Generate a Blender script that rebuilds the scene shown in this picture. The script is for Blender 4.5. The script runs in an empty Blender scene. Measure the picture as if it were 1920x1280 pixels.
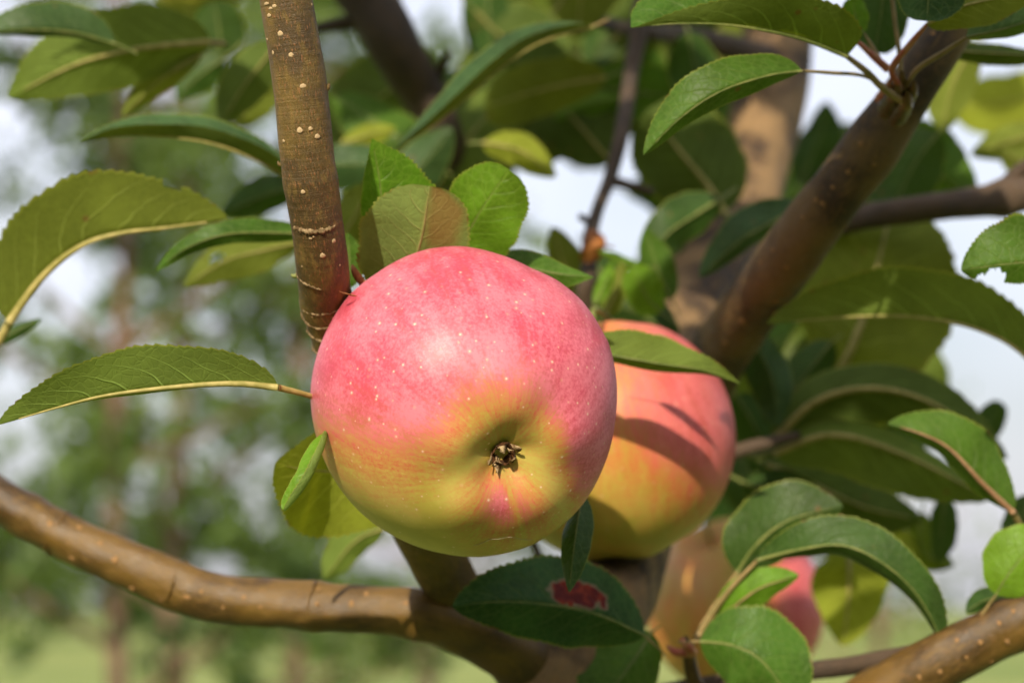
import bpy, math, random
import numpy as np
from mathutils import Vector, Matrix

# ------------------------------------------------------------------ camera, sky, sun, exposure
S = bpy.context.scene
COL = S.collection
PITCH = math.radians(6.0)
CAM = Vector((0, 0, 1.5))
FWD = Vector((0, math.cos(PITCH), math.sin(PITCH)))
RIGHT = Vector((1, 0, 0))
UP = Vector((0, -math.sin(PITCH), math.cos(PITCH)))
FPX = 55 / 22.3 * 1920            # focal length in photo pixels
FOCUS = 0.632

cd = bpy.data.cameras.new('camera'); cam = bpy.data.objects.new('camera', cd); COL.objects.link(cam)
cam.location = CAM; cam.rotation_euler = (math.radians(90) + PITCH, 0, 0)
cd.lens = 55; cd.sensor_width = 22.3; cd.clip_start = 0.02; cd.clip_end = 3000
cd.dof.use_dof = True; cd.dof.focus_distance = FOCUS; cd.dof.aperture_fstop = 6.9; cd.dof.aperture_blades = 7
S.camera = cam

SUN_E = math.radians(30); SUN_A = math.radians(15)        # elevation; degrees to the left of straight behind the camera
TOSUN = Vector((-math.sin(SUN_A) * math.cos(SUN_E), -math.cos(SUN_A) * math.cos(SUN_E), math.sin(SUN_E)))
W = bpy.data.worlds.new('World'); S.world = W; W.use_nodes = True
wn = W.node_tree; wn.nodes.clear()
sky = wn.nodes.new('ShaderNodeTexSky'); sky.sky_type = 'NISHITA'; sky.sun_disc = False
sky.sun_elevation = SUN_E; sky.sun_rotation = math.atan2(TOSUN.x, TOSUN.y)
sky.air_density = 1.0; sky.dust_density = 3.5; sky.ozone_density = 1.0
tc = wn.nodes.new('ShaderNodeTexCoord')
mp = wn.nodes.new('ShaderNodeMapping'); mp.inputs['Scale'].default_value = (1, 1, 2.2)
cn = wn.nodes.new('ShaderNodeTexNoise'); cn.inputs['Scale'].default_value = 2.2; cn.inputs['Detail'].default_value = 6
cr = wn.nodes.new('ShaderNodeMapRange'); cr.inputs['From Min'].default_value = 0.30; cr.inputs['From Max'].default_value = 0.62
cr.inputs['To Min'].default_value = 0.20; cr.inputs['To Max'].default_value = 0.70
mx = wn.nodes.new('ShaderNodeMix'); mx.data_type = 'RGBA'
mx.inputs[7].default_value = (10.4, 10.3, 11.4, 1)            # thin bright cloud, in the sky texture's own units
bg = wn.nodes.new('ShaderNodeBackground'); bg.inputs['Strength'].default_value = 0.128
wo = wn.nodes.new('ShaderNodeOutputWorld')
wl = wn.links.new
wl(tc.outputs['Generated'], mp.inputs[0]); wl(mp.outputs[0], cn.inputs['Vector']); wl(cn.outputs['Fac'], cr.inputs['Value'])
wl(cr.outputs[0], mx.inputs[0]); wl(sky.outputs[0], mx.inputs[6]); wl(mx.outputs[2], bg.inputs[0]); wl(bg.outputs[0], wo.inputs[0])

sd = bpy.data.lights.new('sun', 'SUN'); sd.energy = 5.0; sd.angle = math.radians(0.55); sd.color = (1.0, 0.87, 0.68)
sun = bpy.data.objects.new('sun', sd); COL.objects.link(sun)
sun.rotation_euler = TOSUN.to_track_quat('Z', 'Y').to_euler(); sun.location = TOSUN * 10

S.view_settings.view_transform = 'Standard'; S.view_settings.look = 'None'
S.view_settings.exposure = 0.06; S.view_settings.gamma = 1; S.view_settings.use_curve_mapping = False
S.render.engine = 'CYCLES'
S.cycles.use_denoising = True
S.cycles.max_bounces = 6; S.cycles.transmission_bounces = 5
S.cycles.use_adaptive_sampling = True; S.cycles.adaptive_threshold = 0.025; S.cycles.transparent_max_bounces = 8
S.cycles.sample_clamp_indirect = 6

# ------------------------------------------------------------------ helpers
rng = random.Random(7)
def P(x, y, d):
    """the point that stands d metres deep at photo position x, y"""
    return CAM + FWD * d + RIGHT * ((x - 960) / FPX * d) - UP * ((y - 640) / FPX * d)
def px(d): return d / FPX

def link(name, me, parent=None, origin=None):
    """mesh (in world coordinates) -> object with its origin at `origin`; parents carry translations only"""
    o = bpy.data.objects.new(name, me); COL.objects.link(o)
    if origin is not None and me is not None:
        me.transform(Matrix.Translation(-origin))
    wp = origin if origin is not None else Vector((0, 0, 0))
    o['_w'] = (wp.x, wp.y, wp.z)
    if parent is not None:
        o.parent = parent
        o.location = wp - Vector(parent['_w'])
    else:
        o.location = wp
    return o
def empty(name, loc, label, cat, group=None):
    o = bpy.data.objects.new(name, None); COL.objects.link(o); o.location = loc
    o.empty_display_size = 0.02
    o['_w'] = tuple(loc); o['label'] = label; o['category'] = cat
    if group: o['group'] = group
    return o
def mesh(name, verts, faces, mat, uv=None, smooth=True):
    me = bpy.data.meshes.new(name)
    me.from_pydata([tuple(v) for v in verts], [], faces)
    if smooth: me.shade_smooth()
    if mat: me.materials.append(mat)
    if uv is not None:
        l = me.uv_layers.new(name='UVMap')
        vi = np.zeros(len(me.loops), dtype=np.int32); me.loops.foreach_get('vertex_index', vi)
        l.data.foreach_set('uv', np.asarray(uv, dtype=np.float32)[vi].ravel())
    return me
def spline(pts, n):
    """Catmull-Rom through vectors (any length), resampled evenly"""
    p = np.array(pts, dtype=float)
    if len(p) == 2: p = np.array([p[0], (p[0] + p[1]) / 2, p[1]])
    q = np.vstack([2 * p[0] - p[1], p, 2 * p[-1] - p[-2]])
    out = []
    for i in range(1, len(q) - 2):
        for t in np.linspace(0, 1, 24, endpoint=False):
            a, b, c, d = q[i - 1], q[i], q[i + 1], q[i + 2]
            out.append(0.5 * (2 * b + (c - a) * t + (2 * a - 5 * b + 4 * c - d) * t * t + (3 * b - a - 3 * c + d) * t ** 3))
    out.append(p[-1]); out = np.array(out)
    s = np.r_[0, np.cumsum(np.linalg.norm(np.diff(out[:, :3], axis=0), axis=1))]
    u = np.linspace(0, s[-1], n)
    return np.stack([np.interp(u, s, out[:, k]) for k in range(out.shape[1])], 1)
def tube(pts, radii, sides, wob=None, caps=True):
    """verts, faces, uv (metres: around, along) of a tube"""
    pts = np.array(pts); n = len(pts)
    T = np.gradient(pts, axis=0); T /= np.linalg.norm(T, axis=1)[:, None] + 1e-12
    ref = np.array(FWD); V = []; U = []
    L = np.r_[0, np.cumsum(np.linalg.norm(np.diff(pts, axis=0), axis=1))]
    for i in range(n):
        a = np.cross(T[i], ref)
        if np.linalg.norm(a) < 1e-3: a = np.cross(T[i], np.array(RIGHT))
        a /= np.linalg.norm(a); b = np.cross(T[i], a)
        for k in range(sides + 1):
            th = 2 * math.pi * k / sides
            r = radii[i] * (1 + (wob(L[i], th) if wob else 0))
            V.append(pts[i] + r * (math.cos(th) * a + math.sin(th) * b)); U.append((th * radii[i], L[i]))
    F = []
    m = sides + 1
    for i in range(n - 1):
        for k in range(sides):
            F.append((i * m + k, i * m + k + 1, (i + 1) * m + k + 1, (i + 1) * m + k))
    if caps:
        for i, rev in ((0, 1), (n - 1, 0)):
            V.append(pts[i]); U.append((0, L[i])); c = len(V) - 1
            for k in range(sides):
                f = (c, i * m + k, i * m + k + 1); F.append(f[::-1] if not rev else f)
    return V, F, U

class NT:
    """small node-graph helper"""
    def __init__(s, name):
        s.m = bpy.data.materials.new(name); s.m.use_nodes = True; s.t = s.m.node_tree; s.t.nodes.clear()
        s.out = s.n('ShaderNodeOutputMaterial')
    def n(s, k, **kw):
        o = s.t.nodes.new(k)
        for a, b in kw.items(): setattr(o, a, b)
        return o
    def put(s, sock, v):
        if isinstance(v, bpy.types.NodeSocket): s.t.links.new(v, sock)
        elif isinstance(v, (tuple, list)): sock.default_value = tuple(v) + ((1,) if len(v) == 3 and sock.type == 'RGBA' else ())
        else: sock.default_value = v
    def math(s, op, a, b=0.0, c=0.0, clamp=False):
        o = s.n('ShaderNodeMath', operation=op, use_clamp=clamp)
        for i, v in enumerate((a, b, c)): s.put(o.inputs[i], v)
        return o.outputs[0]
    def rng(s, v, a, b, c=0.0, d=1.0, smooth=True):
        o = s.n('ShaderNodeMapRange'); o.interpolation_type = 'SMOOTHSTEP' if smooth else 'LINEAR'
        for k, x in (('Value', v), ('From Min', a), ('From Max', b), ('To Min', c), ('To Max', d)): s.put(o.inputs[k], x)
        return o.outputs[0]
    def mix(s, f, a, b, mode='MIX'):
        o = s.n('ShaderNodeMix'); o.data_type = 'RGBA'; o.blend_type = mode
        s.put(o.inputs[0], f); s.put(o.inputs[6], a); s.put(o.inputs[7], b)
        return o.outputs[2]
    def noise(s, vec, scale, detail=3, rough=0.55):
        o = s.n('ShaderNodeTexNoise'); s.put(o.inputs['Vector'], vec); o.inputs['Scale'].default_value = scale
        o.inputs['Detail'].default_value = detail; o.inputs['Roughness'].default_value = rough
        return o.outputs['Fac']
    def scale(s, vec, sc, loc=(0, 0, 0)):
        o = s.n('ShaderNodeMapping'); s.put(o.inputs[0], vec); o.inputs['Scale'].default_value = sc; o.inputs['Location'].default_value = loc
        return o.outputs[0]
    def uv(s): return s.n('ShaderNodeUVMap', uv_map='UVMap').outputs[0]
    def obj(s): return s.n('ShaderNodeTexCoord').outputs['Object']
    def sep(s, v):
        o = s.n('ShaderNodeSeparateXYZ'); s.put(o.inputs[0], v); return o.outputs
    def attr(s, name): return s.n('ShaderNodeAttribute', attribute_name=name).outputs['Fac']
    def bump(s, h, strength, dist):
        o = s.n('ShaderNodeBump'); s.put(o.inputs['Height'], h); o.inputs['Strength'].default_value = strength
        o.inputs['Distance'].default_value = dist; return o.outputs[0]
    def bsdf(s, col, rough, spec=0.4, normal=None, **kw):
        o = s.n('ShaderNodeBsdfPrincipled'); s.put(o.inputs['Base Color'], col); s.put(o.inputs['Roughness'], rough)
        s.put(o.inputs['Specular IOR Level'], spec)
        if normal is not None: s.put(o.inputs['Normal'], normal)
        for k, v in kw.items(): s.put(o.inputs[k.replace('_', ' ')], v)
        return o.outputs[0]
    def done(s, sh): s.t.links.new(sh, s.out.inputs[0]); return s.m

# ------------------------------------------------------------------ materials
def leaf_mat(name, upper, under, vein, trans=0.28, blotch=None, brown=None, rough=0.42, nvein=8.0):
    g = NT(name)
    u_, v_, _ = g.sep(g.uv())
    vv = g.math('SUBTRACT', g.math('MULTIPLY', v_, 2.0), 1.0)
    v = g.math('ABSOLUTE', vv)
    side = g.math('GREATER_THAN', vv, 0.0)
    co = g.obj()
    wob = g.math('MULTIPLY', g.math('SUBTRACT', g.noise(co, 70, 2), 0.5), 0.13)
    q = g.math('SUBTRACT', u_, g.math('ADD', g.math('MULTIPLY', v, 0.17), g.math('MULTIPLY', g.math('MULTIPLY', v, v), 0.12)))
    q = g.math('ADD', q, wob)
    q = g.math('ADD', g.math('MULTIPLY', q, nvein), g.math('MULTIPLY', side, 0.45))
    f = g.math('ABSOLUTE', g.math('SUBTRACT', g.math('FRACT', q), 0.5))
    wid = g.rng(v, 0, 1, 0.075, 0.025, False)
    lat = g.math('SUBTRACT', 1.0, g.rng(f, 0.0, wid))
    lat = g.math('MULTIPLY', lat, g.rng(v, 0.35, 1.0, 1.0, 0.15))
    mid = g.math('SUBTRACT', 1.0, g.rng(v, 0.012, 0.045))
    vo = g.n('ShaderNodeTexVoronoi', feature='DISTANCE_TO_EDGE'); g.put(vo.inputs['Vector'], co); vo.inputs['Scale'].default_value = 420
    net = g.math('SUBTRACT', 1.0, g.rng(vo.outputs['Distance'], 0.0, 0.12))
    veins = g.math('MAXIMUM', mid, lat)
    back = g.n('ShaderNodeNewGeometry').outputs['Backfacing']
    n1 = g.noise(co, 55, 4); n2 = g.noise(co, 500, 3, 0.6)
    tone = g.rng(g.math('ADD', g.math('MULTIPLY', n1, 0.75), g.math('MULTIPLY', n2, 0.25)), 0.36, 0.64)
    up = g.mix(tone, [c * 0.72 for c in upper], [c * 1.28 for c in upper])
    oi = g.n('ShaderNodeObjectInfo').outputs['Random']
    up = g.mix(g.math('MULTIPLY', oi, 0.30), up, (upper[0] * 1.8, upper[1] * 1.2, upper[2] * 0.7))
    up = g.mix(g.math('MULTIPLY', net, 0.22), up, vein)
    up = g.mix(g.math('MULTIPLY', veins, 0.45), up, vein)
    dn = g.mix(tone, [c * 0.85 for c in under], [c * 1.15 for c in under])
    dn = g.mix(g.math('MULTIPLY', net, 0.25), dn, [c * 1.3 for c in under])
    dn = g.mix(g.math('MULTIPLY', veins, 0.42), dn, [min(1, c * 1.9) for c in vein])
    col = g.mix(back, up, dn)
    col = g.mix(g.math('MULTIPLY', g.rng(v, 0.94, 0.99), 0.6), col, (0.30, 0.33, 0.06))     # pale leaf margin
    spots = g.math('MULTIPLY', g.rng(v, 0.93, 1.0), g.rng(g.noise(co, 140, 2), 0.60, 0.68))
    col = g.mix(spots, col, (0.16, 0.06, 0.025))                                                # scorched specks on the rim
    sv = g.n('ShaderNodeTexVoronoi'); g.put(sv.inputs['Vector'], co); sv.inputs['Scale'].default_value = 170      # a few small brown specks
    sp_ = g.math('MULTIPLY', g.math('GREATER_THAN', g.sep(sv.outputs['Color'])[1], 0.86), g.rng(sv.outputs['Distance'], 0.22, 0.10))
    col = g.mix(g.math('MULTIPLY', sp_, 0.75), col, (0.15, 0.085, 0.03))
    if brown:                                                                                   # a scorched tan area at the leaf end
        bu, bv, ru, rv, bc = brown
        d = g.math('ADD', g.math('POWER', g.math('DIVIDE', g.math('SUBTRACT', u_, bu), ru), 2.0), g.math('POWER', g.math('DIVIDE', g.math('SUBTRACT', vv, bv), rv), 2.0))
        d = g.math('ADD', d, g.math('MULTIPLY', g.math('SUBTRACT', n1, 0.5), 1.6))
        col = g.mix(g.math('MULTIPLY', g.rng(d, 1.2, 0.2), 0.62), col, bc)
    if blotch:                                                                                  # a dead red-brown patch with a grey rim
        bu, bv, ru, rv = blotch
        d = g.math('ADD', g.math('POWER', g.math('DIVIDE', g.math('SUBTRACT', u_, bu), ru), 2.0), g.math('POWER', g.math('DIVIDE', g.math('SUBTRACT', vv, bv), rv), 2.0))
        d = g.math('ADD', d, g.math('MULTIPLY', g.math('SUBTRACT', g.noise(co, 230, 4), 0.5), 3.4))
        col = g.mix(g.math('MULTIPLY', g.rng(d, 1.5, 1.1), 0.75), col, (0.28, 0.20, 0.15))
        red = g.mix(g.rng(g.noise(co, 300, 3), 0.4, 0.6), (0.11, 0.010, 0.008), (0.24, 0.030, 0.012))
        col = g.mix(g.rng(d, 1.1, 0.8), col, red)
    h = g.math('SUBTRACT', g.math('MULTIPLY', tone, 0.35), g.math('ADD', veins, g.math('MULTIPLY', net, 0.25)))
    nrm = g.bump(h, 0.5, 0.00055)
    ro = g.rng(back, 0, 1, rough, 0.68, False)
    p = g.bsdf(col, ro, g.rng(back, 0, 1, 0.17, 0.08, False), nrm)
    tr = g.n('ShaderNodeBsdfTranslucent')
    g.put(tr.inputs['Color'], g.mix(1.0, col, (1.7, 1.5, 0.35), 'MULTIPLY'))
    ms = g.n('ShaderNodeMixShader'); ms.inputs[0].default_value = trans
    g.t.links.new(p, ms.inputs[1]); g.t.links.new(tr.outputs[0], ms.inputs[2])
    return g.done(ms.outputs[0])

VE = (0.22, 0.26, 0.07)
LM = {
 'bright': leaf_mat('leaf_young', (0.110, 0.245, 0.018), (0.18, 0.255, 0.065), (0.22, 0.36, 0.05), 0.30),
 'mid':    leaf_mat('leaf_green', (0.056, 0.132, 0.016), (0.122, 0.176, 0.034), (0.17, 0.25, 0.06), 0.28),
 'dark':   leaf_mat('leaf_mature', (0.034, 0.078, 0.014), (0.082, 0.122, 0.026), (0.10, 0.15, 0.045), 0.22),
 'blue':   leaf_mat('leaf_bluish', (0.040, 0.092, 0.032), (0.100, 0.142, 0.036), (0.13, 0.19, 0.07), 0.20, rough=0.42),
 'olive':  leaf_mat('leaf_olive', (0.082, 0.130, 0.016), (0.145, 0.182, 0.030), (0.20, 0.24, 0.06), 0.30),
 'yellow': leaf_mat('leaf_yellow_green', (0.20, 0.26, 0.02), (0.245, 0.29, 0.035), (0.33, 0.34, 0.08), 0.35),
 'tan':    leaf_mat('leaf_scorched', (0.10, 0.17, 0.03), (0.175, 0.245, 0.065), (0.22, 0.22, 0.08), 0.20, brown=(0.80, 0.42, 0.30, 0.50, (0.28, 0.15, 0.055))),
 'spot':   leaf_mat('leaf_blotched', (0.032, 0.086, 0.022), (0.09, 0.13, 0.04), (0.11, 0.17, 0.05), 0.18, blotch=(0.40, 0.30, 0.13, 0.26)),
}
def simple(name, c0, c1, scale, rough=0.6, spec=0.3, bump=0.0):
    g = NT(name); co = g.obj(); n = g.noise(co, scale, 4)
    col = g.mix(g.rng(n, 0.35, 0.65), c0, c1)
    return g.done(g.bsdf(col, rough, spec, g.bump(n, 0.6, bump) if bump else None))
M_RIB = simple('midrib_pale', (0.30, 0.27, 0.075), (0.44, 0.37, 0.13), 300, 0.5)
M_RIBG = simple('midrib_green', (0.13, 0.17, 0.04), (0.22, 0.24, 0.07), 300, 0.5)
M_RIBB = simple('midrib_brown', (0.26, 0.14, 0.07), (0.40, 0.24, 0.13), 300, 0.55)
M_PET = simple('petiole_tan', (0.20, 0.16, 0.055), (0.33, 0.23, 0.10), 200, 0.5)
M_PETR = simple('petiole_red', (0.36, 0.09, 0.06), (0.42, 0.21, 0.10), 250, 0.5)
M_LENT = simple('lenticel_cork', (0.40, 0.27, 0.13), (0.62, 0.48, 0.29), 900, 0.8)
M_LENTO = simple('lenticel_rust', (0.22, 0.12, 0.04), (0.38, 0.22, 0.09), 900, 0.8)
M_SCAR = simple('ring_scar', (0.11, 0.07, 0.03), (0.36, 0.26, 0.14), 700, 0.85, 0.2, 0.0003)
M_DRY = simple('dry_brown', (0.16, 0.055, 0.02), (0.40, 0.17, 0.06), 180, 0.75, 0.2, 0.0006)
M_ORANGE = simple('withered_orange', (0.26, 0.085, 0.02), (0.40, 0.16, 0.045), 90, 0.7)
M_SEPAL = simple('dried_sepal', (0.17, 0.10, 0.05), (0.44, 0.33, 0.18), 900, 0.85, 0.15, 0.0003)
M_CUP = simple('calyx_cup', (0.035, 0.020, 0.010), (0.14, 0.06, 0.025), 800, 0.9, 0.1)

def bark_mat(name, c_dark, c_mid, c_fleck, grey=0.25, rough=0.5, bump=0.8):
    g = NT(name); uv = g.uv(); co = g.obj()
    fl = g.noise(g.scale(uv, (2300, 520, 1)), 1.0, 4, 0.65)
    big = g.noise(co, 45, 4); mid = g.noise(g.scale(uv, (420, 160, 1)), 1.0, 3)
    ring = g.noise(g.scale(uv, (40, 900, 1)), 1.0, 3)
    fine = g.noise(co, 2500, 3, 0.7)
    col = g.mix(g.rng(big, 0.38, 0.62), c_dark, c_mid)
    col = g.mix(g.math('MULTIPLY', g.rng(mid, 0.5, 0.7), 0.45), col, [c * 1.5 for c in c_mid])
    col = g.mix(g.math('MULTIPLY', g.rng(fl, 0.56, 0.66), 0.8), col, c_fleck)
    col = g.mix(g.math('MULTIPLY', g.rng(fl, 0.42, 0.32), 0.75), col, [c * 0.55 for c in c_dark])
    col = g.mix(g.math('MULTIPLY', g.rng(fine, 0.55, 0.75), grey), col, (0.34, 0.31, 0.26))
    h = g.math('ADD', g.math('MULTIPLY', fl, 0.6), g.math('ADD', g.math('MULTIPLY', fine, 0.25), g.math('MULTIPLY', ring, 0.4)))
    return g.done(g.bsdf(col, g.rng(mid, 0.3, 0.7, rough - 0.08, rough + 0.18), 0.45, g.bump(h, bump, 0.0009)))
M_TWIG = bark_mat('bark_young', (0.075, 0.046, 0.014), (0.170, 0.110, 0.022), (0.32, 0.135, 0.05), 0.10)
M_BR = bark_mat('bark_branch', (0.058, 0.033, 0.009), (0.150, 0.086, 0.017), (0.19, 0.085, 0.024), 0.02, 0.36, 0.4)
M_LIMB = bark_mat('bark_limb', (0.038, 0.023, 0.011), (0.155, 0.098, 0.034), (0.20, 0.095, 0.03), 0.08, 0.6)
M_DK = bark_mat('bark_dark', (0.050, 0.034, 0.022), (0.085, 0.055, 0.032), (0.13, 0.075, 0.04), 0.15, 0.65)
M_TR = bark_mat('bark_trunk', (0.042, 0.027, 0.015), (0.27, 0.170, 0.075), (0.30, 0.13, 0.04), 0.10, 0.75)  # strong dark-to-tan mottling also paints sun dapples and shade into the bark

def apple_mat(name, yellow, yellow2, red, red2, dots=1.0):
    g = NT(name); uv = g.uv(); co = g.obj()
    bl = g.attr('blush'); cal = g.attr('calyx')
    st = g.noise(g.scale(uv, (70, 6.0, 1)), 1.0, 4, 0.65)        # streaks that run from stalk to calyx
    st2 = g.noise(g.scale(uv, (160, 16, 1)), 1.0, 3, 0.6)
    blot = g.noise(co, 75, 4); fine = g.noise(co, 1100, 3, 0.65)
    edge = g.math('MULTIPLY', g.math('MULTIPLY', bl, g.math('SUBTRACT', 1.0, bl)), 4.0)      # mottling is strongest where the blush fades out
    nz = g.math('ADD', g.math('MULTIPLY', g.math('SUBTRACT', st, 0.5), 1.0), g.math('MULTIPLY', g.math('SUBTRACT', blot, 0.5), 0.9))
    nz = g.math('ADD', nz, g.math('MULTIPLY', g.math('SUBTRACT', fine, 0.5), 1.1))
    nz = g.math('ADD', nz, g.math('MULTIPLY', g.math('SUBTRACT', st2, 0.5), 0.75))
    m = g.math('ADD', bl, g.math('MULTIPLY', nz, g.math('ADD', 0.18, g.math('MULTIPLY', edge, 0.82))), clamp=True)
    m = g.math('MULTIPLY', m, g.rng(bl, 0.0, 0.10))
    ye = g.mix(g.rng(blot, 0.35, 0.65), yellow, yellow2)
    ye = g.mix(g.math('MULTIPLY', cal, 0.65), ye, (0.34, 0.36, 0.055))
    re = g.mix(g.rng(g.math('ADD', g.math('MULTIPLY', fine, 0.36), g.math('ADD', g.math('MULTIPLY', st, 0.28), g.math('MULTIPLY', blot, 0.36))), 0.40, 0.60), red, red2)
    re = g.mix(g.rng(bl, 0.45, 0.95), [red[0] * 1.1, red[1] * 1.5, red[2] * .55], re)       # the blush turns orange-red where it thins out
    col = g.mix(m, ye, re)
    vo = g.n('ShaderNodeTexVoronoi'); g.put(vo.inputs['Vector'], co); vo.inputs['Scale'].default_value = 430
    rc = g.sep(vo.outputs['Color'])[0]
    thr = g.rng(rc, 0.15, 1.0, 0.03, 0.155, False)
    dist = vo.outputs['Distance']
    dot = g.math('SUBTRACT', 1.0, g.rng(g.math('DIVIDE', dist, thr), 0.55, 1.15))
    halo = g.math('SUBTRACT', 1.0, g.rng(g.math('DIVIDE', dist, thr), 0.8, 2.4))
    col = g.mix(g.math('MULTIPLY', halo, 0.28 * dots), col, (0.80, 0.50, 0.30))
    col = g.mix(g.math('MULTIPLY', dot, 0.52 * dots), col, (0.88, 0.74, 0.60))
    h = g.math('ADD', g.math('MULTIPLY', fine, 0.3), g.math('MULTIPLY', dot, 0.8))
    return g.done(g.bsdf(col, g.rng(blot, 0.3, 0.7, 0.40, 0.50), 0.5, g.bump(h, 0.25, 0.0003), Sheen_Weight=0.0, Sheen_Roughness=0.4))
M_AP = apple_mat('apple_skin', (0.49, 0.40, 0.070), (0.62, 0.505, 0.125), (0.55, 0.052, 0.100), (0.73, 0.185, 0.235))
M_AP2 = apple_mat('apple_skin_orange', (0.44, 0.36, 0.05), (0.58, 0.43, 0.08), (0.56, 0.055, 0.080), (0.70, 0.17, 0.16), 0.6)
M_APY = apple_mat('apple_skin_green', (0.33, 0.34, 0.04), (0.42, 0.40, 0.06), (0.60, 0.35, 0.05), (0.60, 0.40, 0.08), 0.3)

# ------------------------------------------------------------------ the ground, far hedge and orchard behind
g = NT('meadow'); co = g.obj()
n1 = g.noise(co, 0.12, 5); n2 = g.noise(co, 1.6, 4)
c = g.mix(g.rng(n1, 0.35, 0.65), (0.15, 0.21, 0.05), (0.27, 0.30, 0.09))
c = g.mix(g.math('MULTIPLY', g.rng(n2, 0.5, 0.75), 0.6), c, (0.30, 0.29, 0.09))
M_GROUND = g.done(g.bsdf(c, 0.9, 0.1))
v = []; f = []
NX = 60
for j in range(NX + 1):
    for i in range(NX + 1):
        x = (i / NX - .5) * 1600; y = (j / NX) * 1500 - 60
        v.append((x, y, 0.25 * math.sin(x * .021) * math.sin(y * .017) if y > 6 else 0))
for j in range(NX):
    for i in range(NX):
        a = j * (NX + 1) + i; f.append((a, a + 1, a + NX + 2, a + NX + 1))
o = link('ground', mesh('ground', v, f, M_GROUND)); o['kind'] = 'structure'

def foliage_mat(name, a, b, trans=0.3):
    g = NT(name); n = g.noise(g.obj(), 3.0, 4)
    col = g.mix(g.rng(n, 0.35, 0.65), a, b)
    p = g.bsdf(col, 0.5, 0.35); t = g.n('ShaderNodeBsdfTranslucent'); g.put(t.inputs[0], g.mix(1.0, col, (1.5, 1.4, 0.5), 'MULTIPLY'))
    ms = g.n('ShaderNodeMixShader'); ms.inputs[0].default_value = trans
    g.t.links.new(p, ms.inputs[1]); g.t.links.new(t.outputs[0], ms.inputs[2]); return g.done(ms.outputs[0])
M_FOL = [foliage_mat('orchard_foliage', (0.045, 0.085, 0.018), (0.105, 0.165, 0.032)),
         foliage_mat('orchard_foliage_light', (0.09, 0.15, 0.03), (0.16, 0.23, 0.05)),
         foliage_mat('hedge_foliage', (0.05, 0.085, 0.03), (0.10, 0.14, 0.04))]
M_POST = simple('trunk_pinkish', (0.11, 0.065, 0.042), (0.20, 0.12, 0.085), 12, 0.8)

def leaf_cloud(centres, size, seed):
    """small bent leaves (two triangles each pair) at the given points"""
    r = np.random.default_rng(seed); n = len(centres); C = np.asarray(centres, float)
    d = r.normal(size=(n, 3)); d /= np.linalg.norm(d, axis=1)[:, None]
    e = np.cross(d, r.normal(size=(n, 3))); e /= np.linalg.norm(e, axis=1)[:, None]
    nn = np.cross(d, e); s = (size * (0.6 + 0.8 * r.random(n)))[:, None]
    V = np.stack([C - d * s, C + e * s * .48 + nn * s * .12, C + d * s, C - e * s * .48 + nn * s * .12], 1).reshape(-1, 3)
    F = []
    for i in range(n): F += [(4 * i, 4 * i + 1, 4 * i + 2), (4 * i, 4 * i + 2, 4 * i + 3)]
    return V, F

def orchard_tree(base, height, rad, n, seed, label, mat, trunk_r=0.055, low=0.9, leaf=0.04, lean=0.0):
    r = random.Random(seed)
    t = empty('orchard_tree', Vector(base), label, 'tree', 'young orchard trees out of focus behind the branches')
    b = Vector(base)
    pts = [b + Vector((lean * k / 6 + r.uniform(-.03, .03), r.uniform(-.03, .03), height * .92 * k / 6 - .05)) for k in range(7)]
    sp = spline([tuple(p) for p in pts], 22); rr = np.linspace(trunk_r, trunk_r * .18, 22)
    V, F, U = tube(sp, rr, 8); link('trunk', mesh('trunk', V, F, M_POST, U), t, b)
    cl = []
    nb = 12
    for k in range(nb):
        z = low + (height - low) * (k + .3) / nb * .93
        a = k * 2.4 + r.uniform(-.4, .4); ln = rad * (1.05 - .55 * (z - low) / (height - low)) * r.uniform(.75, 1.1)
        i = min(21, int(z / (height * .92) * 21)); o0 = sp[i]
        e0 = o0 + np.array((math.cos(a) * ln, math.sin(a) * ln, ln * r.uniform(.35, .8)))
        m0 = (o0 + e0) / 2 + np.array((0, 0, -.05 * ln))
        bp = spline([o0, m0, e0], 8)
        V, F, U = tube(bp, np.linspace(trunk_r * .42, trunk_r * .1, 8), 6); link('branch', mesh('branch', V, F, M_POST, U), t, Vector(o0))
        cl.append(bp)
    pr = np.random.default_rng(seed); C = []; nc = 60; n = int(n * 1.25)
    for q in range(nc):                                     # leaf clusters along the branches, sky between them
        bp = cl[pr.integers(nb)]; i = min(7, int(8 * pr.random() ** .6))
        ce = bp[i] + pr.normal(size=3) * .16 * rad; sg = (.05 + .07 * pr.random()) * max(.8, rad)
        for w in range(n // nc): C.append(ce + pr.normal(size=3) * sg)
    V, F = leaf_cloud(C, leaf, seed); link('crown', mesh('crown', V, F, mat, smooth=False), t, b)
    return t
def gp(x, d): 
    p = P(x, 640, d); return (p.x, p.y, 0.0)
orchard_tree(gp(228, 8.5), 4.6, .75, 1700, 11, 'blurred young tree with slim trunk behind the big pale leaf', M_FOL[0], 0.045, 1.15, .052)
orchard_tree(gp(345, 10.5), 5.0, .95, 2000, 12, 'blurred tree whose pinkish trunk stands just right of the slim one', M_FOL[1], 0.065, 1.2, .055)
orchard_tree(gp(-160, 14), 5.2, .7, 1200, 13, 'blurred tree at the frame edge behind the lower bough', M_FOL[0], 0.06, 1.3, .06)
orchard_tree(gp(560, 15), 5.6, 1.2, 3000, 14, 'blurred dark green tree behind the upright twig', M_FOL[0], 0.07, 1.1, .07)
orchard_tree(gp(800, 21), 6.2, 1.2, 1200, 15, 'far pale tree seen below the front apple', M_FOL[1], 0.07, 1.6, .07)
orchard_tree(gp(1640, 30), 4.2, 1.5, 1300, 16, 'far small tree showing low between the branch leaves', M_FOL[1], 0.08, .5)
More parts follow.
